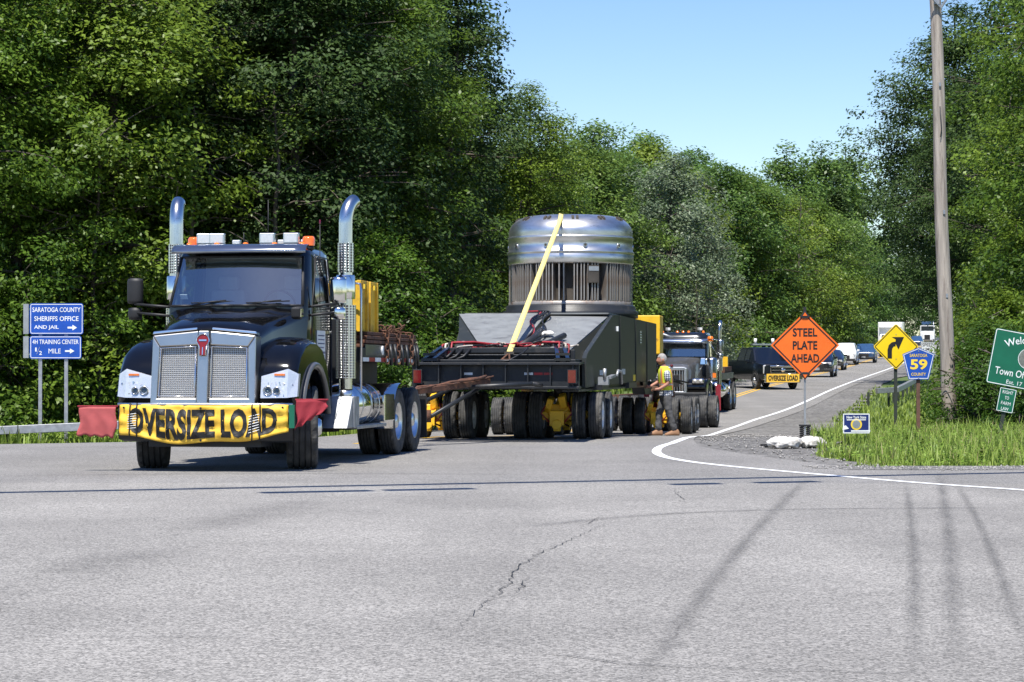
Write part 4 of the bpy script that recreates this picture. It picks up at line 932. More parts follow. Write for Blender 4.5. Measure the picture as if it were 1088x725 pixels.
# banner and flags
bn = ride('banner', 'yellow OVERSIZE LOAD banner strapped across the front truck bumper', 'banner')
def ban(u, v):          # u 0..1 from the truck's right (image left) to its left, v 0 bottom .. 1 top
    y = -1.13 + 2.26 * u; top = .868 + .008 * math.sin(u * 9); bot = .515 - .13 * math.sin(PI * min(1, u * .9 + .05)) ** 1.2 - .03 * (1 - u) + .02 * math.sin(u * 14)
    z = bot + (top - bot) * v; x = 1.325 - .09 * (2*u - 1) ** 4 - .04 * (2*u-1)**2
    x += .014 * math.sin(u * 17 + v * 5) * (1 - v * .5) + .008 * math.sin(u * 38 - v * 11) * (.4 + .6 * math.sin(u * 3.1)) + .01 * math.sin(u * 8 + v * 16) + .012 * math.sin(v * PI) + .006 * math.sin(u * 90 + v * 12)
    return (x, y, z)
b = B(); b.grid([[ban(i/60, j/14) for j in range(15)] for i in range(61)]); o = b.build('cloth', m_banner, bn); md = o.modifiers.new('th', 'SOLIDIFY'); md.thickness = .006; md.offset = -1
v, fs, asp = TEXTS['OVERSIZE LOAD']
bm = bmesh.new(); vv = [bm.verts.new((a, c, 0)) for a, c in v]
for f in fs:
    try: bm.faces.new([vv[i] for i in f])
    except ValueError: pass
bmesh.ops.triangulate(bm, faces=bm.faces[:])
for it in range(4):
    ed = [e for e in bm.edges if abs(e.verts[0].co.x - e.verts[1].co.x) > .016 or abs(e.verts[0].co.y - e.verts[1].co.y) > .25]
    if ed: bmesh.ops.subdivide_edges(bm, edges=ed, cuts=1); bmesh.ops.triangulate(bm, faces=bm.faces[:])
tb = B(); lp = []
for q_ in bm.verts:
    u, w = .06 + .88 * q_.co.x, .10 + .80 * q_.co.y; x, y, z = ban(u, w); lp.append((x + .010, y, z))
bm.verts.index_update(); tb.add(lp, [tuple(q_.index for q_ in f.verts) for f in bm.faces]); bm.free()
tb.build('lettering', m_ink, bn, norm=False)
for u in (.07, .115, .80, .845):
    b = B(); b.tube([ (ban(u, w)[0] + .016, ban(u, w)[1], ban(u, w)[2]) for w in np.linspace(-.02, 1.04, 10)], .009, 5); b.build('tie_strap', m_hose, bn)
b = B()
for i in range(7):
    for u0 in (.80, .075): 
        p = [ban(u0 - .02 + .06*f, .22 + i*.075 + .05*f) for f in np.linspace(0, 1, 5)]; b.tube([(x + .014, y, z) for x, y, z in p], .0045, 4)
b.build('lacing', m_inkw, bn)
for u, w in ((.03, .9), (.5, .93), (.5, .06), (.97, .9)):
    b = B(); x, y, z = ban(u, w); b.cyl((x + .004, y, z), (x + .012, y, z), .014, 10); b.build('grommet', m_ink, bn)
def flag(name, label, m, y0, y1, ztop, zb0, zb1, x0, dx, seed, mul):
    q = ride(name, label, 'flag'); b = B(); n, k = 16, 12
    b.grid([[(x0 + dx*i/n + .02*math.sin(i*.9 + j*.5 + seed) * (j/k), y0 + (y1-y0)*i/n + mul*.03*math.sin(j*.6 + seed)*(j/k), ztop - (ztop - (zb0 + (zb1-zb0)*i/n) + .015*math.sin(i*1.3 + seed)) * j/k) for j in range(k+1)] for i in range(n+1)])
    o = b.build('cloth', m, q); md = o.modifiers.new('th', 'SOLIDIFY'); md.thickness = .005
    b = B(); b.cyl((x0 - .03, y0 - .02*mul, ztop + .006), (x0 + dx, y1 + .02*mul, ztop + .006), .012, 8); b.build('rod', m_redcloth, q); return q
flag('red_flag', 'faded red mesh flag at the left end of the oversize load banner', m_pinkcloth, -1.18, -1.66, .84, .44, .47, 1.2, .06, 1, -1)
flag('red_flag', 'folded dark red flag at the right end of the oversize load banner', m_redcloth, 1.24, 1.62, .93, .55, .80, 1.22, -.1, 3, 1)
q = ride('bumper_bracket', 'small green end plate between the banner and the folded red flag', 'bracket'); b = B(); b.box((1.2, 1.18, .72), (.05, .07, .3)); b.build('plate', m_greensign, q)
# ================================================================== HEAVY TRAILER
H2 = math.atan2(-1, -.145)
TX, TY = -.3, 44.5; tz = g(TX, TY)
fwd = Vector((math.cos(H2), math.sin(H2), 0)); lft = Vector((-math.sin(H2), math.cos(H2), 0))
def tl(x, y):            # world x, y -> trailer frame
    d = Vector((x - TX, y - TY, 0)); return d.dot(fwd), d.dot(lft)
def tpx(px, D): return tl((px - CX) / F * D, D)
tr = thing('heavy_trailer', 'dark heavy haul trailer with yellow axles carrying the steel cask', 'trailer', (TX, TY, tz), H2)
def tw(X, Y, rr=.46, dx=0):
    wx, wy = TX + fwd.x*X + lft.x*Y, TY + fwd.y*X + lft.y*Y
    for s in (1, -1):
        wheel(tr, X, Y + s*.16, g(wx, wy) - tz + rr, rr, .27, .265, .1, m_whiterim, 'tr', s)
def bogie(X, Y, sp=1.2, lines=2, gapx=1.5, hub=True):
    for i in range(lines):
        x = X - i * gapx
        for s in (1, -1): tw(x, Y + s*sp/2)
        wx, wy = TX + fwd.x*x + lft.x*Y, TY + fwd.y*x + lft.y*Y; z0 = g(wx, wy) - tz
        ax = B(); ax.box((x + .05, Y, z0 + .50), (.3, .46, .34), tx=.8, ty=.8); ax.box((x + .28, Y, z0 + .40), (.2, .28, .3)); ax.box((x + .15, Y + .1, z0 + .74), (.26, .14, .24), rot=(.2, .3, 0)); ax.box((x + .15, Y - .16, z0 + .70), (.3, .12, .2), rot=(-.3, .2, 0))
        ax.cyl((x, Y - sp/2, z0 + .46), (x, Y + sp/2, z0 + .46), .085, 12); ax.cyl((x + .34, Y, z0 + .28), (x + .42, Y, z0 + .28), .1, 12); ax.box((x + .3, Y, z0 + .22), (.1, .14, .14)); ax.cyl((x + .2, Y + .24, z0 + .45), (x + .3, Y + .24, z0 + .45), .09, 10); ax.cyl((x + .2, Y - .24, z0 + .45), (x + .3, Y - .24, z0 + .45), .09, 10)
        ax.beam((x + .2, Y - .26, z0 + .62), (x + .35, Y + .05, z0 + .36), .07, .09); ax.beam((x + .2, Y + .26, z0 + .62), (x + .35, Y - .05, z0 + .36), .07, .09)
        a = ax.build('axle', m_yellow, tr, bevel=.018)
        k = B(); k.cyl((x - .1, Y, z0 + .8), (x - .1, Y, 1.05), .12, 14); k.cyl((x + .05, Y + .18, z0 + .62), (x + .1, Y + .2, 1.0), .05, 10); k.build('suspension_ram', m_black2, a)
        h = B()
        for s2 in (-1, 1): h.tube([(x + .2, Y + s2*.2, z0 + .7), (x + .42, Y + s2*.3, z0 + .5), (x + .3, Y + s2*.12, z0 + .3), (x + .1, Y + s2*.2, z0 + .25)], .018, 6)
        h.build('air_hose', m_hosered, a)
fx, fy = tpx(594, 47); rx, ry = tpx(458, 47.2)
bogie(fx, fy, 1.16); bogie(rx, ry, 1.16)
bogie(-15.2, -1.5, 1.16)
lx, ly = tpx(674, 60.8); bogie(lx, ly + .58, 1.16, 2, 1.5)
# front cross beam with stiffeners and lamps
b = B(); b.box((0, 0, 1.225), (.12, 3.1, .4)); b.box((.04, 0, 1.445), (.34, 3.14, .045)); b.box((.04, 0, 1.01), (.34, 3.14, .045)); fb = b.build('front_beam', m_black2, tr, bevel=.006)
for i in range(8):
    b = B(); b.box((.1, -1.45 + i*.414, 1.228), (.16, .022, .39)); b.build('stiffener', m_black2, fb)
for y in (-1.42, 1.44):
    b = B(); b.box((.21, y, 1.21), (.06, .17, .27)); b.build('lamp_housing', m_black2, fb); b = B(); b.box((.245, y, 1.21), (.02, .14, .23)); b.build('tail_lamp', m_redlens, fb)
for y, m in ((.62, m_inkw), (.8, m_stripred), (.98, m_stripred), (-.5, m_inkw)):
    b = B(); b.box((.063, y, 1.26), (.006, .16, .045)); b.build('reflective_strip', m, fb)
# long side girders and centre frame
b = B()
for s in (1, -1): b.box((-7.6, s*1.38, 1.2), (15.2, .12, .5)); b.box((-7.6, s*1.38, 1.46), (15.2, .3, .04)); b.box((-7.6, s*1.38, .95), (15.2, .3, .04))
for i in range(9): b.box((-1 - i*1.75, 0, 1.15), (.15, 2.7, .35))
b.box((-3.1, 0, 1.0), (1.2, 3.4, .1)); b.box((-9.9, 0, 1.0), (1.8, 3.2, .12)); b.box((-15.8, 0, 1.0), (1.8, 3.2, .12)); b.build('frame', m_black2, tr)
# upper gooseneck structure behind the beam
b = B(); b.box((-.85, 0, 1.70), (.14, 2.5, .1)); b.box((-1.0, 0, 1.57), (.08, 2.7, .28)); b.box((-.75, 0, 1.61), (.07, 2.4, .03)); b.box((-.8, 0, 1.5), (1.1, 2.9, .05)); ug = b.build('upper_frame', m_black2, tr, bevel=.008)
for s in (1, -1):
    b = B(); b.beam((-.02, s*1.33, 1.5), (-1.05, s*1.12, 1.77), .07, .11); b.beam((-.02, s*1.15, 1.5), (-1.05, s*.98, 1.77), .07, .11); b.box((.0, s*1.24, 1.52), (.1, .3, .05)); b.box((-.05, s*1.24, 1.62), (.05, .26, .05)); b.build('brace', m_navy, ug)
b = B()
for y0 in (-.9, -.75, -.6): b.tube([(-.78, y0, 1.72), (-.6, y0 - .1, 1.58), (-.62, y0 - .3, 1.5), (-.75, y0 - .4, 1.52)], .025, 6)
b.build('looped_hose', m_hose, ug)
# big sheet-sided well round the cask
def wellz(x): return 1.42 + (2.46 - 1.42) * min(1, max(0, (-.8 - x) / 6.4))
wl_ = [(-1.0, 1.0), (-1.0, 1.55), (-1.3, 1.66), (-5.9, 2.47), (-7.2, 2.5), (-7.4, 2.5), (-16.6, 2.5), (-16.6, 1.12), (-13.2, 1.08), (-3, 1.02)]
for s in (1, -1):
    pl_ = wl_ if s > 0 else [(-4.6, 1.0), (-4.6, 1.75), (-5.6, 2.36), (-7.2, 2.5)] + wl_[5:7] + [(-13.2, 1.08)]
    b = B(); b.prism(pl_, s*1.48, s*1.56); sd_ = b.build('side_wall', m_charcoal, tr)
    for x in (-7.3, -10.9, -13.8): 
        b = B(); b.box((x, s*1.572, 1.75), (.06, .025, 1.44)); b.build('wall_rib', m_charcoal, sd_)
    b = B(); b.box((-12.2, s*1.565, 2.1), (.45, .01, .34)); b.build('data_plate', m_greyhood, sd_)
    b = B()
    for i in range(5): b.box((-12.2 + .0, s*1.572, 2.22 - i*.06), (.34, .004, .02))
    b.build('plate_print', m_inkw, sd_)
    b = B(); b.box((-10.6, s*1.566, 1.16), (.5, .01, .14)); b.build('yellow_label', m_inky, sd_)
    b = B()
    for i in range(4): b.box((-3.4 - i*.22, s*1.566, 1.28), (.13, .005, .1))
    for i in range(4): b.box((-7.8 - i*.2, s*1.566, 1.3), (.1, .005, .12))
    b.build('stencil_mark', m_inkw, sd_)
    b = B(); b.box((-6.6, s*1.58, 2.2), (.12, .06, .1)); b.build('side_lamp', m_inkw, sd_)
    b = B(); b.prism([(-16.6, 1.06), (-13.4, 1.06), (-14.2, .75), (-16.6, .75)], s*1.2, s*1.5); b.build('rear_skirt', m_black2, tr)
b = B(); b.box((-16.6, 0, 1.8), (.1, 3.0, 1.4)); b.build('rear_wall', m_charcoal, tr)
# bright sloped deck plates in front of the cask
def sheet(name, q, th, m):
    b = B(); q = [Vector(p) for p in q]; n = (q[1]-q[0]).cross(q[3]-q[0]).normalized()
    if n.z < 0: n = -n
    b.add([p for p in q] + [p - n*th for p in q], [(0, 1, 2, 3), (7, 6, 5, 4), (0, 4, 5, 1), (1, 5, 6, 2), (2, 6, 7, 3), (3, 7, 4, 0)]); return b.build(name, m, tr)
sheet('deck_plate', [(-1.2, -.42, 1.70), (-1.2, .22, 1.70), (-5.6, .22, 2.50), (-5.6, -1.62, 2.50)], .03, m_plate)
sheet('deck_plate', [(-1.2, .30, 1.69), (-1.2, 1.15, 1.64), (-5.9, 1.5, 2.48), (-5.9, .30, 2.50)], .03, m_plate)
sheet('deck_plate', [(-5.6, -1.5, 2.515), (-5.6, 1.5, 2.515), (-9.2, 1.5, 2.515), (-9.2, -1.5, 2.515)], .03, m_plate)
sheet('deck_plate', [(-1.15, -.42, 1.68), (-5.6, -1.62, 2.48), (-5.6, -1.5, 1.6), (-1.15, -.9, 1.6)], .02, m_charcoal)
# hoses and air lines
def smooth3(p):
    p = [Vector(q) for q in p]
    for _ in range(2):
        o = [p[0]]
        for a, c in zip(p, p[1:]): o += [a.lerp(c, .25), a.lerp(c, .75)]
        p = o + [p[-1]]
    return p
rh = random.Random(12)
for i in range(15):
    b = B(); y = rh.uniform(-1.0, .7); pts = smooth3([(-1.25 + rh.gauss(0, .2), y + j*.17, 1.75 + abs(rh.gauss(0, .06))) for j in range(6)]); b.tube(pts, .018, 6); b.build('hose', rh.choice([m_hosered, m_hosered, m_hose, m_hoseW]), tr)
for i in range(4):
    b = B(); y = .12 + i*.06; b.tube(smooth3([(-1.3, y + rh.gauss(0, .1), 1.76), (-2.2, y + .25 + rh.gauss(0, .12), 1.93), (-3.4, y + .1 + rh.gauss(0, .15), 2.14), (-4.4, y - .15 + rh.gauss(0, .1), 2.34), (-5.4, y + .1, 2.55), (-6.4, y - .5, 2.56)]), .02, 6); b.build('hose', m_hose if i else m_hosered, tr)
for s, y in ((1, 1.25), (-1, -1.15)):
    for i in range(4):
        b = B(); b.tube([(-.75, y - s*i*.06, 1.6), (-.9, y - s*i*.06, 1.80 + i*.015), (-1.25, y - s*(.25 + i*.1), 1.86), (-1.5, y - s*(.7 + i*.12), 1.80)], .022, 6); b.build('hose', (m_hosered, m_hoseW, m_hose, m_hosered)[i], tr)
b = B(); b.tube([(-.7, .5, 1.74), (-.4, .45, 1.65), (-.25, .2, 1.5), (-.2, -.05, 1.48)], .016, 6); b.build('hose', m_hose, tr)
b = B(); b.tube([(-1.3, .28, 1.77), (-2.2, .42, 1.95), (-3.1, .42, 2.1)], .075, 8); b.tube([(-1.25, .35, 1.75), (-1.8, .75, 1.85), (-2.6, .95, 2.0)], .06, 8); b.build('wrapped_duct', m_darkplastic, tr)
b = B(); b.box((-2.9, .55, 2.05), (.3, .3, .06), rot=(.1, .14, .3)); b.build('crumpled_cover', m_sand, tr, bevel=.03)
# small pipe work on the left flank
b = B(); b.box((-2.6, 1.72, 1.12), (.22, .2, .16)); b.cyl((-2.5, 1.75, 1.15), (-2.5, 1.75, 1.36), .035); b.build('air_valve', m_galv, tr)
b = B(); b.beam((-3.3, 1.75, 1.18), (-4.2, 1.75, 1.22), .09, .05); b.build('air_valve', m_galv, tr)
b = B(); b.tube([(-4.3, 1.8, 1.2), (-4.4, 1.82, 1.32), (-5.0, 1.82, 1.3), (-5.1, 1.82, 1.05)], .03, 8); b.build('air_valve', m_galv, tr)
# yellow power unit at the rear
px_, py_ = tpx(690, 62.8)
b = B(); b.box((px_, 1.12, 2.25), (1.0, .8, 1.0)); pu = b.build('power_unit', m_yellow, tr, bevel=.02); b = B(); b.box((px_ + .503, 1.22, 2.05), (.012, .3, .45)); b.build('louvre', m_darkplastic, pu)
for dz in (.2, .3, .4): 
    b = B(); b.box((px_ + .51, 1.0, 1.9 + dz), (.02, .3, .03)); b.build('louvre_slat', m_yellow2, pu)
# draw bar to the front truck
tail = Vector((-3.78, 32.6, 0)) - Vector((math.cos(H1), math.sin(H1), 0)) * 7.6
dxl, dyl = tl(tail.x, tail.y)
b = B(); b.beam((dxl, dyl, .82), (.3, -.1, 1.12), .12, .1); db = b.build('draw_bar', m_rust, tr, bevel=.01)
b = B()
for i in range(4):
    A, Bq = Vector((dxl, dyl, .84)), Vector((.3, -.05, 1.18)); b.tube([A.lerp(Bq, .2 + j*.1 + rh.uniform(-.02, .02)) + Vector((0, rh.uniform(-.1, .1), rh.uniform(-.03, .05))) for j in range(9)], rh.choice((.015, .02, .03)), 6)
b.build('lashing', m_rust, db)
for (A, Bq) in (((2.0, -1.55, .5), (.35, -.75, 1.0)), ((1.7, -1.0, .45), (.4, -.2, 1.02)), ((1.0, -.35, 1.02), (.6, .75, 1.08)), ((.6, .75, 1.08), (.35, .9, 1.05))):
    b = B(); b.tube([A, Bq], .04, 8); b.build('steering_rod', m_black2, db)
for x, y in ((2.0, -1.55), (1.7, -1.0)):
    b = B(); b.cyl((x, y, .40), (x, y, .62), .1, 12); b.build('rod_joint', m_rust, db)
for s in (1, -1):
    b = B(); b.box((-16.7 + .0, 1.5 * s, .62), (.04, .06, .8)); b.box((-16.7, s*1.55, .6), (.02, .2, .75)); b.build('red_marker_board', m_redcloth, tr)

# ---------------- the cask
CXW, CYW = 1.36, 56.0; cz = tz + 2.53
ck = thing('steel_cask', 'huge polished steel cask with domed top and vertical fins', 'cask', (CXW, CYW, cz), H2)
b = B(); b.lathe([(1.56, 0), (1.56, .16), (1.50, .18), (1.50, .26), (1.45, .30)], 72); b.lathe([(.001, .0), (1.56, .0)], 72); b.lathe([(1.45, .30), (1.1, .30)], 72); b.build('base_ring', m_black2, ck)
b = B(); b.lathe([(1.44, .30), (1.44, .36), (1.40, .38), (1.16, .39)], 72); b.build('fin_ledge', m_fin, ck)
b = B(); b.lathe([(1.17, .3), (1.17, 1.26)], 64); b.build('core', m_core, ck)
fbm = B(); fbm.box((1.30, 0, .805), (.26, .026, .85)); fo = fbm.build('fin', m_fin, ck); fm = fo.data; bpy.data.objects.remove(fo)
rf = random.Random(2)
for i in range(110):
    if rf.random() < .1: continue
    link('fin', fm, ck, rot=(0, 0, 2*PI*(i + rf.uniform(-.18, .18))/110))
b = B(); b.lathe([(1.17, 1.22), (1.42, 1.22), (1.455, 1.25), (1.455, 1.44), (1.44, 1.46), (1.47, 1.47), (1.47, 1.52), (1.44, 1.53), (1.44, 1.80), (1.455, 1.81), (1.455, 1.855), (1.43, 1.87)], 96); b.build('upper_band', m_cask, ck)
dome = [(1.43, 1.87), (1.435, 1.95)] + [(.86 + .575*math.cos(a), 1.95 + .41*math.sin(a)) for a in np.linspace(.1, PI/2, 14)] + [(.5, 2.38), (.001, 2.39)]
b = B(); b.lathe(dome, 96); b.build('dome', m_cask, ck)
for i in range(12):
    a = 2*PI*i/12 + .2; o_ = B()
    for dy in (-.05, .05): o_.prism([(1.16, 2.26), (1.30, 2.15), (1.28, 2.27), (1.2, 2.32)], dy - .028, dy + .028)
    o_.build('lifting_lug', m_core, ck, rot=(0, 0, a))
for i in range(10):
    a = 2*PI*i/10 + .35; b = B(); b.cyl((1.43, 0, 1.64), (1.458, 0, 1.64), .05, 14); p = b.build('port', m_steel, ck, rot=(0, 0, a)); b = B(); b.cyl((1.44, 0, 1.64), (1.462, 0, 1.64), .03, 12); b.build('port_plug', m_core, p)
for a in np.linspace(0, 2*PI, 9)[:-1]:
    b = B(); b.box((1.2, 0, 2.24), (.36, .008, .012), rot=(0, .75, 0)); b.build('weld_seam', m_core, ck, rot=(0, 0, a))
ap = math.atan2(-1, .35) - H2
b = B(); b.box((1.46, 0, .98), (.03, .26, .4)); pl = b.build('name_plate', m_core, ck, rot=(0, 0, ap)); b = B(); b.box((1.478, 0, 1.1), (.008, .24, .1)); b.build('plate_print', m_signback, pl)
for a in (math.atan2(-.3, 1) - H2, math.atan2(-.3, -1) - H2):
    b = B(); b.box((1.42, 0, .8), (.05, .07, .9)); b.build('corner_post', m_steel, ck, rot=(0, 0, a))
# ---------------- the strap over the cask
stp = thing('load_strap', 'yellow strap running down from the cask dome to trailer beam', 'strap', (0, 0, 0))
A = Vector((CXW - .1, CYW, cz + 2.40)); top = Vector((CXW - .24, CYW - 1.0, cz + 2.362)); e1 = Vector((CXW - .26, CYW - 1.28, cz + 2.235)); 
bot = at(541, 375, 44.95)
back = [Vector((CXW + .1, CYW + 1.4, cz + 2.0)), Vector((CXW + .05, CYW + 1.05, cz + 2.38))]
path = back + [A, top, Vector((CXW - .25, CYW - 1.18, cz + 2.305)), e1] + [e1.lerp(bot, f) for f in (.33, .66, 1)]
b = B(); rows = []
for i, p in enumerate(path):
    w = Vector((.05, -.004, -.012)); rows.append([p - w, p + w])
b.grid(rows); o = b.build('webbing', m_strap, stp); md = o.modifiers.new('th', 'SOLIDIFY'); md.thickness = .008
b = B(); l, r = at(525, 390, 44.7), at(542, 390, 44.7)
b.tube([bot, l], .018, 6); b.tube([bot, r], .018, 6); b.tube([(l + bot)/2, (r + bot)/2], .02, 6); b.tube([l.lerp(bot, .25), r.lerp(bot, .25)], .02, 6); b.build('bridle_chain', m_rust, stp)
b = B(); b.box(tuple(bot + Vector((0, -.02, .0))), (.18, .03, .05)); b.build('ratchet', m_core, stp)

# ================================================================== PUSH TRUCK (dark, square hood)
H3 = math.atan2(-1, -.2)
def cl(D, off): return Vector((0, 0, 0))
d3 = Vector((math.cos(H3), math.sin(H3), 0)); axle_xy = Vector((5.65, 83.3, 0))
loc3, h3, p3 = on_road(axle_xy.x, axle_xy.y, H3, 6)
pt = thing('tractor_truck', 'dark grey push truck with square hood and visor behind the trailer', 'truck', loc3, h3, p3)
for s in (1, -1): wheel(pt, 0, s*1.03, .53, .53, .3, .295, -.02, m_alu, 'front', s)
for x in (-6.3, -7.65):
    for y in (.93, -.93): wheels_dual(pt, x, y, .52, .52, .27, .295, m_alu, 'drv', .165)
b = B(); b.beam((1.1, .42, .8), (-8.3, .42, .8), .09, .28); b.beam((1.1, -.42, .8), (-8.3, -.42, .8), .09, .28); b.box((-7, 0, .6), (2, 1.6, .4)); b.cyl((0, -.95, .5), (0, .95, .5), .07); b.box((-.5, 0, .7), (2.6, .8, .5)); b.build('frame', m_black2, pt)
cab_shell(pt, m_navy, -1.55, -3.0, .92, .8, 2.0, 2.52, 2.86, .14, .05, .9)
def hr2(x, w, zb, zt): 
    half = [(w, zb), (w, zt - .18), (w - .05, zt - .07), (w - .14, zt - .02), (w*.4, zt), (0, zt + .005)]
    return [(x, y, z) for y, z in half] + [(x, -y, z) for y, z in reversed(half[:-1])]
HR = [hr2(*q) for q in ((1.0, .5, .85, 1.66), (.0, .54, .9, 1.78), (-1.0, .62, .95, 1.92), (-1.52, .72, .95, 2.0))]
b = B(); b.grid(HR); b.cap(HR[0]); b.build('hood', m_greyhood, pt)
b = B(); b.box((-.3, .0, 1.76), (2.2, .06, .04), rot=(0, .12, 0)); b.build('hood_trim', m_chrome, pt)
b = B()
for s in (1, -1): b.box((1.04, s*.46, 1.2), (.14, .12, .9))
b.box((1.04, 0, 1.62), (.14, .92, .12)); b.box((1.04, 0, .8), (.14, .92, .1)); gq = b.build('grille', m_alu, pt, bevel=.02)
for i in range(9):
    b = B(); b.box((1.06, -.36 + i*.09, 1.2), (.06, .025, .76)); b.build('grille_bar', m_alu, gq)
b = B(); b.box((1.02, 0, 1.2), (.04, .82, .74)); b.build('radiator', m_core, gq)
b = B(); b.box((1.14, .05, 1.2), (.02, .42, .4)); b.build('radiator_cover', m_darkplastic, gq)
b = B(); b.lathe([(.05, 0), (.05, .03), (.001, .035)], 12, 'x', o=(1.1, 0, 1.72)); b.build('emblem', m_redlens, gq)
b = B(); b.box((1.25, 0, .62), (.12, 2.4, .4)); b.build('bumper', m_black2, pt, bevel=.03)
for s in (1, -1):
    aw = arc((0, .53), .64, R(15), R(165), 14); poly = [(.95, .85), (.95, 1.12), (.5, 1.26), (-.1, 1.28), (-.6, 1.1), (-.75, .8)] + [(x, z) for x, z in reversed(aw)] + [(.7, .75)]
    rows = [[(x, s*y, z) for x, z in poly] for y in (.5, .9, 1.12, 1.17)]; rows[-1] = [(x*.98, s*1.17, .9 + (z-.9)*.94) for x, z in poly]
    b = B(); b.grid(rows, True, True); b.cap(rows[-1]); fd = b.build('fender', m_black, pt)
    b = B(); b.box((.93, s*.88, 1.2), (.16, .42, .16)); hl = b.build('headlight', m_chrome, fd, bevel=.03)
    for yy in (.78, .97):
        b = B(); b.lathe([(.065, .0), (.06, .02), (.001, .03)], 14, 'x', o=(1.01, s*yy, 1.2)); b.build('lamp', m_lampface, hl)
    b = B(); b.lathe([(.001, 1.2), (.19, 1.2), (.2, 1.23), (.2, 1.9), (.17, 1.97), (.001, 2.0)], 24, o=(-1.35, s*1.08, 0)); b.build('air_cleaner', m_steel, pt)
    b = B(); b.box((-1.15, s*1.2, 1.36), (.06, .12, .16)); b.build('turn_lamp', m_amber, pt)
    b = B(); b.box((-.55, s*.88, 1.85), (.3, .26, .26), tx=.8, ty=.8); b.build('hood_mirror', m_chrome, pt, bevel=.04)
    b = B(); b.tube([(-.5, s*.86, 1.72), (-.4, s*.75, 1.5), (-.4, s*.7, 1.3)], .012, 6); b.build('mirror_arm', m_chrome, pt)
    stack_pipe(pt, -3.2, s*1.14, .95, 3.32, .04, .075, ((1.5, .9, .12),))
    mirror(pt, -1.75, s*1.34, 1.95, 2.6, s, m_steel); b = B(); b.tube([(-1.75, s*.92, 2.62), (-1.75, s*1.34, 2.6)], .013, 6); b.tube([(-1.75, s*.93, 2.55), (-1.75, s*1.3, 1.98)], .013, 6); b.build('mirror_arm', m_chrome, pt)
    b = B(); b.lathe([(.001, -3.4), (.3, -3.4), (.3, -5.2), (.001, -5.2)], 20, 'x', o=(0, s*.97, .8)); b.build('fuel_tank', m_chrome, pt)
    b = B(); af = arc((-6.3, .52), .6, R(100), R(10), 10); b.grid([[(x, s*y, z) for x, z in af] for y in (.65, 1.22)]); b.build('quarter_fender', m_chrome, pt)
b = B(); n = 8; b.grid([[(x + .05*(1-(2*j/n-1)**2), w*(2*j/n-1), z) for j in range(n+1)] for x, z, w in ((-1.72, 2.66, .93), (-1.3, 2.60, .95), (-1.28, 2.48, .95))]); o = b.build('sun_visor', pm('visor_chrome_blue', (.42, .47, .56), rough=.15, metal=.9), pt); md = o.modifiers.new('th', 'SOLIDIFY'); md.thickness = .02
for y in (-.72, -.2, .0, .2, .72): marker(pt, -1.95, y, 2.84)
for y in (-.55, .58):
    b = B(); b.box((-2.1, y, 2.98), (.3, .1, .1), rot=(0, 0, .4)); b.cyl((-2.1, y, 2.84), (-2.1, y, 2.95), .03, 8); b.build('air_horn', m_white, pt, bevel=.02)
b = B(); b.lathe([(.1, 0), (.11, .12), (.08, .17), (.001, .18)], 14, o=(-1.85, .98, 2.55)); b.build('beacon', m_amber, pt)
b = B(); b.box((-5.9, 0, 1.28), (3.9, 2.3, .22)); pdk = b.build('deck', m_black2, pt); b = B(); b.box((-6.5, 0, 1.5), (2.4, 2.2, .2)); b.build('rusty_load', m_rust, pdk); b = B(); b.box((-7.86, 0, 1.3), (.02, 2.2, .12)); b.build('red_board', m_stripred, pdk)
b = B(); b.box((-7.3, .9, 1.72), (.2, .2, .5)); b.build('yellow_post', m_yellow, pdk)
b = B(); b.beam((1.2, 0, .75), (13.0, -.1, .9), .25, .2); b.build('push_bar', m_rust, pt)
# rear dolly between trailer and push truck
dl = thing('dolly', 'rear dolly with white rims and yellow axle behind the walking man', 'trailer dolly', (0, 0, 0))
def dw(px, D, rr=.46, both=True):
    x = (px - CX) / F * D; z = g(x, D) + rr
    wheel(dl, x, D, z, rr, .27, .265, .1, m_whiterim, 'tr', 1, H3)
for px, D in ((726, 65), (737, 65.25), (747.5, 69), (758, 69.25), (706, 65.0 - .2), (722, 69 - .3)): dw(px, D)
for D, px in ((64.8, 703), (68.9, 716)):
    x = (px - CX) / F * D; z0 = g(x, D); b = B(); b.box((x, D - .1, z0 + .48), (.5, .4, .4), tx=.8); b.box((x + .15, D - .3, z0 + .42), (.2, .2, .3)); b.box((x - .2, D - .2, z0 + .66), (.16, .2, .2), rot=(.2, .3, .3)); b.cyl((x - .9, D - .15, z0 + .46), (x + .85, D + .12, z0 + .46), .08); b.build('axle', m_yellow, dl, bevel=.02)
for D, px in ((64.8, 690), (68.9, 700)):
    x = (px - CX) / F * D - 1.0
    for k in (0, .34):
        wheel(dl, x + k, D, g(x, D) + .46, .46, .27, .265, .1, m_whiterim, 'tr', 1, H3)
b = B(); x = (716 - CX) / F * 67; b.box((x - .7, 67, g(x, 67) + .66), (.9, 5.2, .16), rot=(0, 0, -.19)); b.cyl((x - .7, 67, g(x, 67) + .7), (x - .7, 67, g(x, 67) + .95), .3, 16); b.build('frame', m_black2, dl)
for px, D in ((687, 63.0), (763, 70.2)):
    x = (px - CX) / F * D; b = B(); b.box((x, D, g(x, D) + .85), (.14, .05, .75), rot=(0, 0, .3)); b.build('red_marker_board', m_redcloth, dl)
b = B(); x = (700 - CX) / F * 66
for i in range(8): b.tube([(x + rh.gauss(0, .3), 66, g(x, 66) + 1.15 + rh.random()*.4), (x + rh.gauss(0, .4), 65.6, g(x, 66) + 1.5 + rh.random()*.4), (x + .4 + rh.gauss(0, .3), 66.4, g(x, 66) + 1.25)], .025, 6)
b.build('hose_bundle', m_hose, dl)
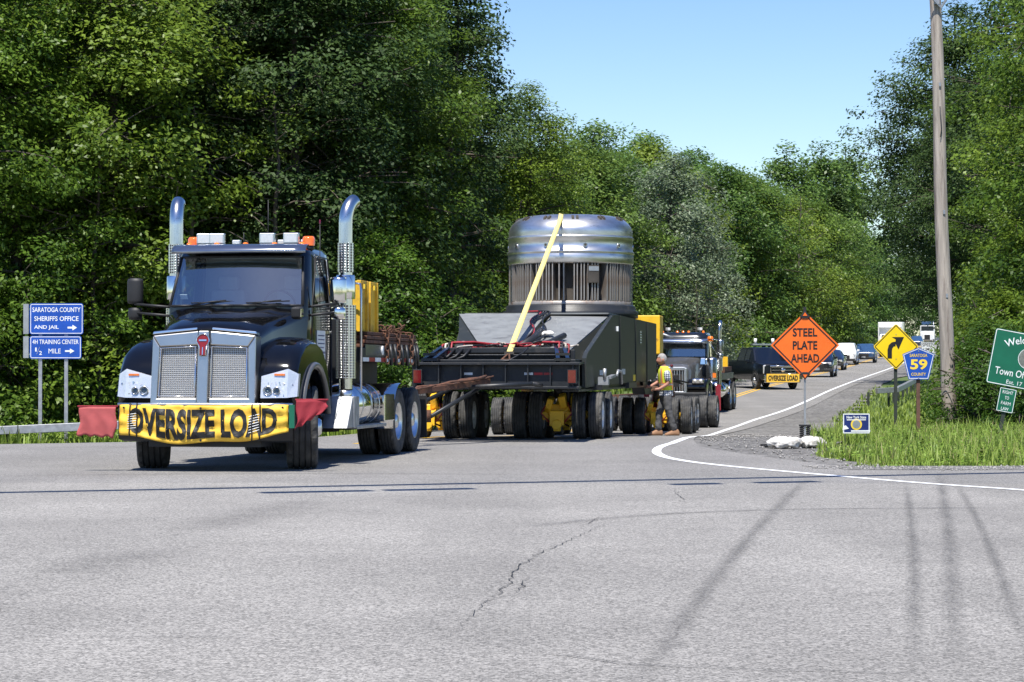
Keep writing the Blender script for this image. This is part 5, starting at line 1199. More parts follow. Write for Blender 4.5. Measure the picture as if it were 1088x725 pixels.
b = B(); b.tube([(x - .15, 65.5, g(x, 66) + 1.1), (x - .15, 65.5, g(x, 66) + 2.35), (x + .1, 65.4, g(x, 66) + 2.6), (x + .35, 65.4, g(x, 66) + 2.5)], .035, 8); b.build('pipe_stand', m_galv, dl)
def rebase(root, loc):
    loc = Vector(loc); root.location = loc
    for c in root.children: c.location = Vector(c.location) - loc
rebase(dl, ((716 - CX) / F * 67 - .4, 67, g(5, 67))); rebase(stp, (bot.x, bot.y, bot.z))
# ================================================================== passenger vehicles
def car(name, label, cat, x, y, h, mp, kind, group=None, L=4.7, W=1.86, Ht=1.7, front=True, wr=.35, head=True, grille_m=None, plate=True):
    loc, hh, pit = on_road(x, y, h, 2.8); t = thing(name, label, cat, loc, hh, pit, group)
    hb = {'suv': 1.06, 'sedan': .93, 'pickup': 1.22, 'van': 1.12}[kind] ; w = W / 2
    # stations x, bottom z, mid half width, belt z, roof z, roof half width
    if kind == 'sedan': st = [(L*.5, .4, .78, .66, .68, .7), (L*.47, .32, .96, .76, .8, .8), (L*.2, .25, 1, hb - .04, hb + .02, .86), (L*.02, .25, 1, hb, Ht - .04, .62), (-L*.12, .25, 1, hb + .02, Ht, .62), (-L*.24, .25, 1, hb + .02, Ht - .07, .62), (-L*.37, .25, 1, hb + .03, hb + .1, .82), (-L*.47, .35, .97, hb, hb + .05, .82), (-L*.5, .45, .9, hb - .1, hb - .08, .8)]
    elif kind == 'pickup': st = [(L*.5, .5, .92, 1.12, 1.14, .86), (L*.485, .45, .98, 1.2, 1.23, .88), (L*.26, .42, 1, hb + .06, hb + .11, .88), (L*.16, .42, 1, hb + .08, Ht - .05, .74), (L*.05, .42, 1, hb + .08, Ht, .74), (-L*.1, .42, 1, hb + .08, Ht - .02, .74), (-L*.135, .42, 1, hb + .05, hb + .12, .9), (-L*.48, .45, 1, hb + .05, hb + .08, .94), (-L*.5, .5, .98, hb, hb + .02, .92)]
    else: st = [(L*.5, .42, .8, .76, .8, .72), (L*.475, .34, .97, .92, .96, .82), (L*.25, .3, 1, hb - .02, hb + .04, .86), (L*.08, .3, 1, hb, Ht - .05, .7), (-L*.06, .3, 1, hb + .02, Ht, .7), (-L*.3, .3, 1, hb + .04, Ht - .03, .7), (-L*.43, .3, 1, hb + .05, Ht - .12, .66), (-L*.48, .35, .98, hb, hb + .08, .86), (-L*.5, .45, .94, hb - .25, hb - .22, .88)]
    def ring(s):
        xx, zb_, mw, zbelt, zr, rw = s; mw *= w; rw *= w
        half = [(mw*.9, zb_), (mw*.985, zb_ + .1), (mw, (zb_ + zbelt)*.5), (mw*.985, zbelt - .04), (mw*.955, zbelt), (rw + .03, zr - .05), (rw - .05, zr), (rw*.5, zr + .015)]
        return [(xx, a, z) for a, z in half] + [(xx, -a, z) for a, z in reversed(half)]
    P = [ring(s) for s in st]; b = B(); b.grid(P, True, False); b.cap(P[0]); b.cap(P[-1]); b.build('body', mp, t)
    def patch(q, nm, m, off=.012, ins=.07, par=t):
        q = [Vector(p) for p in q]; c = sum(q, Vector()) / 4; n = (q[1]-q[0]).cross(q[3]-q[0]).normalized()
        if n.dot(c - Vector((-.2, 0, .7))) < 0: n = -n
        q = [p.lerp(c, ins) + n*off for p in q]; b = B(); b.add(q, [(0, 1, 2, 3)]); return b.build(nm, m, par)
    def col(i, j): return Vector(P[i][j])
    patch([col(2, 5), col(2, 10), col(3, 10), col(3, 5)], 'windshield', m_wind, .02, .05)
    for a, c in ((3, 4), (4, 5)) + (((5, 6),) if kind == 'suv' else ()):
        patch([col(a, 4), col(c, 4), col(c, 5), col(a, 5)], 'side_window', m_wind, .012, .1); patch([col(a, 11), col(c, 11), col(c, 10), col(a, 10)], 'side_window', m_wind, .012, .1)
    if kind != 'pickup': i = 6 if kind == 'suv' else 5; patch([col(i, 5), col(i, 10), col(i+1, 10), col(i+1, 5)], 'rear_window', m_wind, .02, .08)
    xf, xr_ = L*.32, -L*.29
    for xx in (xf, xr_):
        for s in (1, -1):
            wheel(t, xx, s*(w - .1), wr, wr, .22, wr*.66, .02, m_alu, 'car%.2f' % wr, s, lug=False)
            b = B(); a_ = arc((xx, wr), wr*1.16, R(-5), R(185), 14); b.prism(a_, s*(w - .32), s*(w + .004)); b.build('wheel_well', m_darkplastic, t)
    zt = st[1][3]; k = B(); k.box((L*.5 - .02, 0, zt*.5 + .16 + (.1 if kind == 'pickup' else 0)), (.08, W*.46, zt*.34)); k.build('grille', grille_m or m_darkplastic, t, bevel=.02)
    for s in (1, -1):
        b = B(); b.box((L*.478, s*w*.72, zt - .1), (.14, w*.4, .15), rot=(0, 0, -s*.28)); b.build('headlight', m_lampface, t, bevel=.03)
        b = B(); b.box((L*.2, s*(w + .1), hb + .1), (.1, .2, .15)); b.build('side_mirror', mp, t, bevel=.03)
        b = B(); b.box((-L*.49, s*w*.78, hb - .12), (.08, w*.3, .2)); b.build('tail_light', m_redlens, t, bevel=.02)
    b = B(); b.box((L*.49, 0, .42), (.14, W*.9, .2)); b.build('bumper', m_darkplastic if kind != 'pickup' else m_chrome, t, bevel=.04)
    if plate: b = B(); b.box((L*.5 + .065, 0, .5), (.01, .32, .16)); b.build('number_plate', m_signback, t)
    return t
m_wind = pm('car_window', (.03, .038, .042), rough=.08, var=.1, spec=.18)
m_blackcar = pm('black_car_paint', (.009, .010, .013), rough=.2, coat=1)
m_whitecar = pm('white_car_paint', (.72, .73, .74), rough=.25, coat=.8)
m_darkblue = pm('dark_blue_car_paint', (.005, .007, .012), rough=.28, coat=.35, spec=.3)
# escort pickup pulling across the centre line
PX, PY = (808 - CX) / F * 118, 118
pk = car('pickup_truck', 'dark navy escort pickup with chrome grille and OVERSIZE LOAD sign on its bumper', 'pickup', PX, PY, R(-75), m_darkblue, 'pickup', None, 5.9, 2.04, 1.98, wr=.41, plate=False)
L = 5.9
for z in (.80, .93, 1.06):
    b = B(); b.box((L*.5 + .045, 0, z), (.05, 1.2, .045)); b.build('grille_bar', m_chrome, pk, bevel=.01)
b = B(); b.tube([(L*.5 + .05, .62, .74), (L*.5 + .05, .66, 1.12), (L*.5 + .05, -.66, 1.12), (L*.5 + .05, -.62, .74)], .03, 8, closed=True); b.build('grille_frame', m_chrome, pk)
b = B(); b.lathe([(.11, 0), (.1, .02), (.001, .025)], 16, 'x', o=(L*.5 + .06, 0, .93)); b.build('badge', m_chrome, pk)
for s in (1, -1):
    b = B(); b.box((L*.485, s*.83, .95), (.16, .3, .42)); b.build('lamp_cluster', m_lampface, pk, bevel=.04)
b = B(); b.box((L*.5 + .03, 0, .58), (.2, 1.96, .26)); b.build('chrome_bumper', m_chrome, pk, bevel=.05)
b = B(); b.box((.45, 0, 2.12), (.34, 1.3, .09)); lb = b.build('light_bar', m_alu, pk, bevel=.02)
for y in (-.45, .45):
    b = B(); b.cyl((.45, y, 2.15), (.45, y, 2.42), .075, 12); b.build('strobe', m_white, lb)
b = B(); b.box((L*.255, 0, 1.335), (.12, 1.62, .02)); b.build('cowl', m_darkplastic, pk)
for s in (1, -1):
    b = B(); b.beam((L*.262, s*.86, 1.33), (L*.162, s*.72, 1.93), .07, .05); b.build('roof_pillar', m_blackcar, pk)
    b = B(); b.tube([(L*.25, s*.1, 1.36), (L*.245, s*.55, 1.38)], .012, 5); b.build('wiper', m_darkplastic, pk)

bq = thing('banner', 'small amber OVERSIZE LOAD banner on the escort pickup bumper', 'banner', tuple(pk.location), pk.rotation_euler.z, pk.rotation_euler.y)
b = B(); b.box((L*.5 + .16, -.05, .55), (.03, 1.66, .40)); b.build('board', m_banner, bq, bevel=.005)
b = B(); b.text('OVERSIZE LOAD', 0, .55, 1.5, .26, lambda x, z: (L*.5 + .179, -.05 + x, z)); b.build('lettering', m_ink, bq, norm=False)
ON = lambda D, off=0: (edge_x(D) - 4.7 + off, D)
def queue(nm, lab, cat, px, D, m, kind, **k): return car(nm, lab, cat, (px - CX) / F * D, D, H3, m, kind, None, **k)
queue('parked_car', 'dark car half hidden by the orange diamond sign', 'car', 871, 146, m_blackcar, 'suv', L=4.8, Ht=1.72)
queue('parked_car', 'black sedan stopped in line right of the orange sign', 'car', 884, 172, m_blackcar, 'sedan', L=4.8, Ht=1.42)
queue('parked_car', 'white suv stopped behind the black sedan', 'car', 899, 196, m_whitecar, 'suv', L=4.8, Ht=1.75)
queue('parked_car', 'blue hatchback stopped in front of the white box truck', 'car', 919, 206, m_bluepaint, 'suv', L=4.3, Ht=1.6)
queue('parked_car', 'tiny blue car far up the road beyond the yellow arrow sign', 'car', 974, 345, m_bluepaint, 'suv', L=4.5, Ht=1.65)
queue('parked_car', 'grey car at the far end of the queue right of the distant truck', 'car', 1000, 415, m_greyhood, 'sedan', L=4.6, Ht=1.5)
# box truck
D = 240; x, y = (946 - CX) / F * D, D; loc, h_, p_ = on_road(x, y, H3, 4)
bt = thing('box_truck', 'white box truck in the queue behind the yellow arrow sign', 'box truck', loc, h_, p_)
b = B(); b.box((-2.6, 0, 2.2), (5.2, 2.4, 2.5)); b.build('cargo_box', m_white, bt, bevel=.04)
b = B(); b.box((.0, 0, 3.15), (.9, 2.2, .5), tx=.6); b.build('roof_fairing', m_white, bt, bevel=.08)
b = B(); b.prism([(0, .5), (0, 2.3), (.5, 2.25), (1.0, 1.5), (1.8, 1.25), (1.9, .5)], -.98, .98); b.build('cab', m_white, bt, bevel=.06)
b = B(); b.add([(.56, -.85, 2.2), (.56, .85, 2.2), (1.02, .9, 1.54), (1.02, -.9, 1.54)], [(0, 1, 2, 3)]); b.build('windshield', m_wind, bt)
b = B(); b.box((1.9, 0, .95), (.06, 1.2, .4)); b.build('grille', m_darkplastic, bt)
for s in (1, -1):
    b = B(); b.box((1.9, s*.78, 1.0), (.06, .3, .25)); b.build('headlight', m_lampface, bt)
    wheel(bt, 1.1, s*.9, .42, .42, .26, .25, .02, m_alu, 'bt', s, lug=False); wheel(bt, -3.6, s*.95, .42, .42, .26, .25, .1, m_alu, 'bt', s, lug=False)
# far truck
D = 395; x = (985.5 - CX) / F * D; loc, h_, p_ = on_road(x, D, H3, 4)
ft = thing('distant_truck', 'distant white fronted heavy truck at the top of the road', 'truck', loc, h_, p_)
b = B(); b.box((-.6, 0, 1.9), (2.2, 2.3, 2.6)); b.build('cab', m_white, ft, bevel=.08)
b = B(); b.box((.52, 0, 2.75), (.03, 2.0, .75)); b.build('windshield', m_wind, ft); b = B(); b.box((.9, 0, 1.35), (1.2, 1.5, 1.1)); b.build('hood', m_white, ft, bevel=.1); b = B(); b.box((1.52, 0, 1.3), (.04, .9, .8)); b.build('grille', m_darkplastic, ft)
b = B(); b.cyl((-1.9, .9, 1), (-1.9, .9, 4.0), .1, 10); b.build('exhaust_stack', m_chrome, ft); b = B(); b.box((-4.5, 0, 1.4), (6, 2.4, .9)); b.build('trailer_bed', m_greyhood, ft)
b = B(); b.box((-2.2, -.2, 3.6), (.8, 1.6, .5)); b.build('roof_fairing', m_bluepaint, ft, bevel=.08)
for s in (1, -1): wheel(ft, .7, s*1.0, .5, .5, .3, .29, .02, m_alu, 'ft', s, lug=False)

# ================================================================== SIGNS
def sign_root(name, label, px, D, rz=0, cat='road sign', tilt=0):
    x = (px - CX) / F * D; return thing(name, label, cat, (x, D, g(x, D) - .05), rz, tilt), lambda py: at(px, py, D).z - g(x, D) + .05
def rrect(cx, cz, w, h, r=.05, n=5):
    o = []
    for sx, sz, a0 in ((1, 1, 0), (-1, 1, 90), (-1, -1, 180), (1, -1, 270)): o += arc((cx + sx*(w/2 - r), cz + sz*(h/2 - r)), r, R(a0), R(a0 + 90), n)
    return o
def panel(t, poly, m, border=None, ins=.03, bw=.016, name='panel', th=.005, y=-.06, back=True):
    b = B(); b.prism(poly, y, y + th, 'xz'); p = b.build(name, m, t)
    if back: bb = B(); bb.prism(poly, y + th + .001, y + th + .004, 'xz'); bb.build('panel_back', m_signback, p)
    if border:
        cx = sum(q[0] for q in poly)/len(poly); cz = sum(q[1] for q in poly)/len(poly); n = len(poly)
        def inset(d):
            out = []
            for i in range(n):
                a, c, e = Vector(poly[i-1]), Vector(poly[i]), Vector(poly[(i+1) % n]); u = (c - a); v = (e - c)
                u = u.normalized() if u.length > 1e-9 else v.normalized(); v = v.normalized() if v.length > 1e-9 else u
                n1, n2 = Vector((-u.y, u.x)), Vector((-v.y, v.x)); m_ = n1 + n2; m_ = m_ / max(.3, m_.length_squared) * 2
                if m_.dot(Vector((cx, cz)) - c) < 0: m_ = -m_
                out.append(c + m_ * d)
            return out
        o1, o2 = inset(ins), inset(ins + bw); br = B(); br.add([(q.x, y - .003, q.y) for q in o1] + [(q.x, y - .003, q.y) for q in o2], [(i, (i+1) % n, (i+1) % n + n, i + n) for i in range(n)]); br.build('border', border, p, norm=False)
    return p
def letters(t, s, x, z, w, h, m, y=-.064): b = B(); b.text(s, x, z, w, h, lambda a, c: (a, y, c)); return b.build('lettering', m, t, norm=False)
def bolt(t, x, z, y=-.068): b = B(); b.cyl((x, y, z), (x, y + .006, z), .012, 8); b.build('bolt', m_galv, t)
# blue service signs on two posts
t, Z = sign_root('blue_road_sign', 'two blue county direction signs on a pair of steel posts', 59.5, 58, R(0))
s_ = 58 / F
for px in (43, 70.5):
    b = B(); b.box(((px - 59.5)*s_, .0, (Z(325) - .3)/2), (.085, .06, Z(325) + .3)); b.build('post', m_galv, t)
pl = panel(t, rrect(.02, (Z(322.5) + Z(355.5))/2, 57*s_, Z(322.5) - Z(355.5), .06), m_bluesign, m_inkw, .02, .014)
zc = lambda py: Z(py)
letters(pl, 'SARATOGA COUNTY', .02, zc(329.3), 51*s_, 5.0*s_, m_inkw); letters(pl, 'SHERIFFS OFFICE', .02, zc(338.8), 47*s_, 5.0*s_, m_inkw); letters(pl, 'AND JAIL', -.22, zc(348.3), 26*s_, 5.0*s_, m_inkw)
def arrow(t, x, z, L, h, m):
    b = B(); b.add([(x - L/2, -.064, z - h*.16), (x + L*.02, -.064, z - h*.16), (x + L*.02, -.064, z + h*.16), (x - L/2, -.064, z + h*.16)], [(0, 1, 2, 3)]); b.add([(x + L*.02, -.064, z - h/2), (x + L/2, -.064, z), (x + L*.02, -.064, z + h/2)], [(0, 1, 2)]); b.build('arrow', m, t, norm=False)
arrow(pl, .40, zc(348.3), 10*s_, 6*s_, m_inkw)
pl = panel(t, rrect(.0, (Z(357) + Z(381.5))/2, 55*s_, Z(357) - Z(381.5), .06), m_bluesign, m_inkw, .02, .014)
letters(pl, '4H TRAINING CENTER', .0, zc(363.4), 49*s_, 4.8*s_, m_inkw); letters(pl, 'MILE', -.02, zc(373.2), 13*s_, 5.0*s_, m_inkw); arrow(pl, .34, zc(373.2), 10*s_, 5.5*s_, m_inkw)
letters(pl, '1', -.47, zc(371.6), 1.6*s_, 4.2*s_, m_inkw); letters(pl, '2', -.36, zc(375.2), 3*s_, 4.2*s_, m_inkw)
b = B(); b.beam((-.45, -.0645, zc(376.5)), (-.38, -.0645, zc(369)), .004, .012, up=(0, 1, 0)); b.build('fraction_bar', m_inkw, pl)
for zz, h_ in ((Z(339), .72), (Z(369), .52)):
    b = B(); b.box((-.72, .0, zz), (.16, .012, h_), rot=(0, 0, R(-28))); b.build('rear_panel', m_signback, t)
# orange diamond
t, Z = sign_root('orange_work_sign', 'orange diamond STEEL PLATE AHEAD sign on a spring stand', 855, 45, R(-2)); s_ = 45 / F
x0, y0 = ground(853, 475)
t.location = ((855 - CX)/F*y0, y0, g(x0, y0) - .01); Dn = y0; s_ = Dn / F; Z = lambda py: at(855, py, Dn).z - t.location.z
zc_ = Z(367); hd = 35.5*s_
pl = panel(t, [(0, zc_ + hd), (-hd*1.02, zc_), (0, zc_ - hd*1.03), (hd*1.02, zc_)], m_orangesign, m_ink, .026, .022, th=.012, back=True)
for s, y, w in (('STEEL', 353.3, 26), ('PLATE', 367, 26), ('AHEAD', 380.8, 30)): letters(pl, s, 0, Z(y), w*s_, 9*s_, m_ink)
for sg in (1, -1):
    b = B(); z = zc_ + sg*hd*.93; b.prism([(0, z + sg*.055), (-.09, z - sg*.045), (-.04, z - sg*.075), (.04, z - sg*.075), (.09, z - sg*.045)], -.078, -.045); b.build('corner_cap', m_darkplastic, pl, bevel=.006)
    b = B(); b.prism([(0, z + sg*.03), (-.04, z - sg*.03), (.04, z - sg*.03)], -.084, -.079); b.build('cap_reflector', m_orangesign, pl)
b = B(); b.box((0, -.02, Z(330)), (.05, .05, .12)); b.build('top_bracket', m_darkplastic, t)
b = B(); b.box((0, -.03, (Z(398) + .22)/2), (.032, .032, Z(398) - .2)); b.build('mast', m_galv, t); b = B(); b.box((0, -.026, zc_), (.03, .03, hd*1.8)); b.build('mast_top', m_galv, t)
for sg in (-1, 1):
    b = B(); P_ = [(sg*.055 + .032*math.cos(a), -.02 + .032*math.sin(a), .06 + .30*a/(2*PI*9)) for a in np.linspace(0, 2*PI*9, 110)]; b.tube(P_, .011, 5); b.cyl((sg*.055, -.02, .05), (sg*.055, -.02, .37), .02, 10); b.build('spring', m_darkplastic, t)
b = B(); b.box((0, -.02, .045), (.26, .12, .05)); b.box((0, -.02, .38), (.2, .09, .03))
for a in (.5, 2.6, 3.7, 5.8): b.beam((0, -.02, .05), (.85*math.cos(a), .85*math.sin(a), .025), .035, .035)
b.build('stand_base', m_darkplastic, t)
# sandbags
fold_tex = bpy.data.textures.new('folds', 'CLOUDS'); fold_tex.noise_scale = .11; fold_tex.noise_depth = 2
for i, (px, py, w, lab) in enumerate(((834, 476, .62, 'larger white sandbag at the foot of the orange sign, on its left'), (862, 475.5, .42, 'smaller white sandbag at the foot of the orange sign, on its right'))):
    x, D = ground(px, py); q = thing('sandbag', lab, 'sandbag', (x, D, g(x, D)), .2 - i*.5, 0, 'white sandbags'); b = B(); n, m_ = 20, 12; rs = random.Random(i)
    rows = [[(w*.5*math.cos(2*PI*a/n)*(math.sin(PI*k/m_)**.55)*(1 + .1*math.sin(3*2*PI*a/n + i)), .26*math.sin(2*PI*a/n)*(math.sin(PI*k/m_)**.55)*(1 + .12*math.cos(2*2*PI*a/n)), max(0, .085 - .105*math.cos(PI*k/m_) + .03*math.sin(5*2*PI*a/n + k)*math.sin(PI*k/m_))) for a in range(n)] for k in range(m_ + 1)]
    b.grid(rows, True, True); sk_ = b.build('sack', m_sand, q, sub=2); dm = sk_.modifiers.new('folds', 'DISPLACE'); dm.texture = fold_tex; dm.strength = .075; dm.mid_level = .55; dm.texture_coords = 'LOCAL'
    b = B(); b.tube([(w*.45, 0, .1), (w*.56, .02, .09), (w*.64, -.03, .03)], [.05, .022, .05], 8); b.build('tied_neck', m_sand, q)
# yellow curve sign
t, Z = sign_root('curve_sign', 'yellow diamond sign with black arrow bending right on a dark post', 951.5, 59, R(3)); s_ = 59/F
zc_ = Z(368.5); hd = 24.6*s_
def dia(h, r=.05):
    out = []
    for a0 in (90, 180, 270, 0):
        c = (math.cos(R(a0))*(h - r*1.414), math.sin(R(a0))*(h - r*1.414)); out += arc(c, r, R(a0 - 45), R(a0 + 45), 4)
    return [(x, zc_ + z) for x, z in out]
pl = panel(t, dia(hd), m_yellowsign, m_ink, .022, .02)
k = s_; b = B(); ap = [(-9.2, -12.5), (-9.2, -3), (-7.5, 2.2), (-3.8, 5), (-.5, 5.8)]; ap2 = [(-.5, 1.2), (-3.0, .2), (-4.3, -2.6), (-4.4, -12.5)]
pts = ap + ap2; left_ = [(-9.2, -12.5), (-9.2, -3.5), (-7.8, 1.6), (-4.6, 4.6), (-.5, 5.4)]; right_ = [(-4.4, -12.5), (-4.4, -4), (-3.9, -1.6), (-2.7, .1), (-.5, .6)]
for i in range(4): b.add([(left_[i][0]*k, -.0645, zc_ + left_[i][1]*k), (right_[i][0]*k, -.0645, zc_ + right_[i][1]*k), (right_[i+1][0]*k, -.0645, zc_ + right_[i+1][1]*k), (left_[i+1][0]*k, -.0645, zc_ + left_[i+1][1]*k)], [(0, 1, 2, 3)])
b.add([(x*k, -.0645, zc_ + z*k) for x, z in ((-4.5, 10.2), (8.5, 10.2), (2.6, -3.0), (-.5, 3), (-.5, 8))], [(0, 1, 2, 3, 4)]); b.build('arrow', m_ink, pl, norm=False)
b = B(); b.box((0, 0, Z(360)/2 - .15), (.075, .05, Z(360) + .3)); b.build('post', m_postdark, t)
bolt(pl, 0, zc_ + .3); bolt(pl, 0, zc_ - .3)
# county route pentagon
t, Z = sign_root('county_route_sign', 'blue pentagon county route 59 sign on a rusty brown post', 975.5, 47, R(-2)); s_ = 47/F
pg = [(0, Z(369.5)), (-17*s_, Z(376.5)), (-10.6*s_, Z(403.3)), (10.6*s_, Z(403.3)), (17*s_, Z(376.5))]
pl = panel(t, pg, m_bluesign, m_inkw, .014, .012)
letters(pl, 'SARATOGA', 0, Z(377.8), 18.5*s_, 3.3*s_, m_inky); letters(pl, '59', .005, Z(387.4), 18*s_, 11*s_, m_inky); letters(pl, 'COUNTY', 0, Z(397.8), 15.5*s_, 3.3*s_, m_inky)
b = B(); b.box((0, 0, Z(384)/2 - .15), (.07, .05, Z(384) + .3)); b.build('post', m_postrust, t); bolt(pl, 0, Z(373.2)); bolt(pl, 0, Z(401.5))
# speed limit
t, Z = sign_root('speed_limit_sign', 'white SPEED LIMIT sign partly behind the blue pentagon', 985.8, 100, R(0)); s_ = 100/F
pl = panel(t, rrect(0, (Z(363.8) + Z(381.5))/2, 15*s_, Z(363.8) - Z(381.5), .04), m_white, m_ink, .02, .018)
letters(pl, 'SPEED', 0, Z(366.8), 12*s_, 3.2*s_, m_ink); letters(pl, 'LIMIT', 0, Z(371.2), 9.5*s_, 3.2*s_, m_ink); letters(pl, '40', 0, Z(377.2), 8*s_, 6*s_, m_ink)
b = B(); b.box((0, 0, Z(366)/2 - .1), (.07, .05, Z(366) + .2)); b.build('post', m_postdark, t)
# yard sign
D = 45.4; t, Z = sign_root('yard_sign', 'small navy and white yard sign standing low in the grass', 909, D - .4, R(4)); s_ = (D - .4)/F
pl = panel(t, rrect(0, (Z(439.6) + Z(460.5))/2, 28.5*s_, Z(439.6) - Z(460.5), .01, 2), m_navysign, m_inkw, .0, .018)
letters(pl, 'New York State', 0, Z(443.4), 21*s_, 2.9*s_, m_inkw)
b = B(); b.lathe([(.105, 0), (.09, .0), (.001, .0)], 24, 'y', o=(0, -.0645, Z(451))); b.build('seal', m_inky, pl, norm=False); b = B(); b.lathe([(.075, 0), (.001, 0)], 20, 'y', o=(0, -.0665, Z(451))); b.build('seal_centre', m_signback, pl, norm=False)
b = B(); b.box((0, -.064, Z(446.2)), (.36, .002, .016)); b.box((.08, -.064, Z(458)), (.36, .002, .028)); b.prism([(-.26, Z(457)), (-.14, Z(455.5)), (-.2, Z(452)), (-.25, Z(453))], -.066, -.064); b.build('small_print', m_inkw, pl)
b = B(); 
for sx in (-1, 1): b.cyl((sx*.2, 0, -.1), (sx*.2, 0, Z(443)), .006, 6)
b.build('wire_stake', m_galv, t)
# welcome sign (leaning)
t, Z = sign_root('welcome_sign', 'green leaning Welcome town sign cut off by the right edge', 1064, 46, R(-4), 'town sign'); s_ = 46/F; t.rotation_euler = (0, R(11), R(-4))
zb0 = Z(418)
pl = panel(t, rrect(.25, zb0 + .66, 1.52, 1.06, .05), m_greensign, m_inkw, .012, .014)
def ctext(s, cx, cz, r, a0, a1, h, m, par):
    v, fs, asp = TEXTS[s]; b = B(); pts = []
    for a, c in v:
        th = a0 + (a1 - a0)*a; rr_ = r + c*h; pts.append((cx + rr_*math.sin(th), -.064, cz + rr_*math.cos(th)))
    b.add(pts, fs); return b.build('lettering', m, par, norm=False)
ctext('Welcome', .25, zb0 + .07, .93, -.56, .16, .14, m_inkw, pl)
letters(pl, 'Town Of', -.1, zb0 + .40, .56, .14, m_inkw); letters(pl, 'Est. 17', .02, zb0 + .22, .3, .075, m_inkw)
b = B(); b.lathe([(.2, 0), (.19, .0)], 24, 'y', o=(.2, -.0645, zb0 + .72)); b.build('picture_ring', m_inkw, pl, norm=False); b = B(); b.lathe([(.19, 0), (.001, 0)], 24, 'y', o=(.2, -.0645, zb0 + .72)); b.build('oval_picture', pm('sign_picture', (.16, .17, .15), var=.6, scale=9), pl, norm=False)
p2 = panel(t, rrect(-.06, zb0 - .13, .32, .46, .02), m_greensign, m_inkw, .008, .01, y=-.05)
for i, s in enumerate(('RIGHT', 'TO', 'FARM', 'LAW')): letters(p2, s, -.06, zb0 + .02 - i*.105, (.2, .08, .18, .14)[i], .062, m_inkw, -.054)
b = B(); b.box((-.06, 0, zb0/2 + .2), (.07, .05, zb0 + 1.2)); b.build('post', m_postdark, t); b = B(); b.box((.62, 0, zb0/2 + .2), (.07, .05, zb0 + 1.2)); b.build('post', m_postdark, t)
# ================================================================== guardrails, pole, wires
def guardrail(name, label, pts, h, hb, m=m_galv, step=2.6):
    x0, y0 = pts[0]; t = thing(name, label, 'guardrail', (x0, y0, g(x0, y0))); gz = g(x0, y0); b = B()
    L_ = dense(pts, step)
    for i, (a, c) in enumerate(zip(L_, L_[1:])):
        b = B(); b.beam((a[0] - x0, a[1] - y0, g(*a) - gz + h), (c[0] - x0 - .012*(c[0]-a[0])/step, c[1] - y0, g(*c) - gz + h), .15, hb); b.build('rail_section', m, t, bevel=.012)
    for p in L_:
        b = B(); b.box((p[0] - x0 - .3, p[1] - y0 + .08, g(*p) - gz + h/2 - .15), (.09, .06, h + .2)); b.build('rail_post', m_postdark, t)
    return t
ax0 = (0 - CX)/F*57.4
guardrail('guardrail', 'grey box beam guardrail in front of the weeds on the left', [(-14.8 - 12, 57.5), (-14.8, 57.5), (-5.6, 57.6)], .52, .2, step=2.95)
x, y = (934 - CX)/F*92, 92
guardrail('guardrail', 'pale guardrail end beside the far road behind the yellow sign', [(x - .1, y), (x + .75, y + .5), (x + 5.5, y + 22)], .62, .2, step=3)
up = thing('utility_pole', 'tall weathered wooden utility pole among the shrubs', 'utility pole', (9.95, 55, g(9.95, 55) - .3)); up.rotation_euler = (0, R(-1.75), 0)
b = B(); n = 14; b.tube([(0.02*math.sin(z*.9), 0, z) for z in np.linspace(0, 13, n)], [.175 - .0045*z for z in np.linspace(0, 13, n)], 20); b.build('shaft', m_poleW, up)
b = B(); b.box((0, -.22, 11.9), (2.3, .1, .12)); ca = b.build('crossarm', m_poleW, up, bevel=.01)
for x in (-1.0, -.45, .45, 1.0):
    b = B(); b.lathe([(.03, 0), (.05, .04), (.035, .08), (.05, .11), (.02, .15)], 12, o=(x, -.22, 11.96)); b.build('insulator', m_seat, ca)
b = B(); b.beam((.1, -.18, 9.95), (-.2, -.3, 10.25), .03, .05); b.beam((.1, -.18, 9.95), (.3, -.3, 10.25), .03, .05); b.box((0, -.18, 10.15), (.12, .1, .25)); b.build('bracket', m_galv, up)
for z, a in ((8.2, .3), (5.3, -.2), (3.4, .2)):
    b = B(); b.box((.02, -.165, z), (.05, .015, .09)); b.build('pole_tag', m_galv, up)
b = B(); b.tube([(.0, -.19, 7.7), (.02, -.185, 7.2), (-.01, -.19, 7.0)], .012, 5); b.build('wire_stub', m_hose, up)
wr = thing('overhead_cable', 'bundled overhead cable above the junction that casts the long shadow', 'overhead cable', (0, 24.8, 8.0)); wr.rotation_euler = (0, 0, .38)
for k, (dz, r) in enumerate(((0, .065), (.15, .06), (.3, .06), (.45, .05))):
    b = B(); b.tube([(x, .02*x, dz + .0006*x*x) for x in np.linspace(-45, 45, 40)], r, 6); b.build('wire', m_hose, wr)
for x, L_ in ((-4.2, 1.2), (-2.8, 1.0), (.7, .6), (1.8, .8)):
    b = B(); b.cyl((x, .02*x - .95, -.25), (x + L_, .02*x - .95, -.22), .17, 10); b.build('splice_case', m_darkplastic, wr)
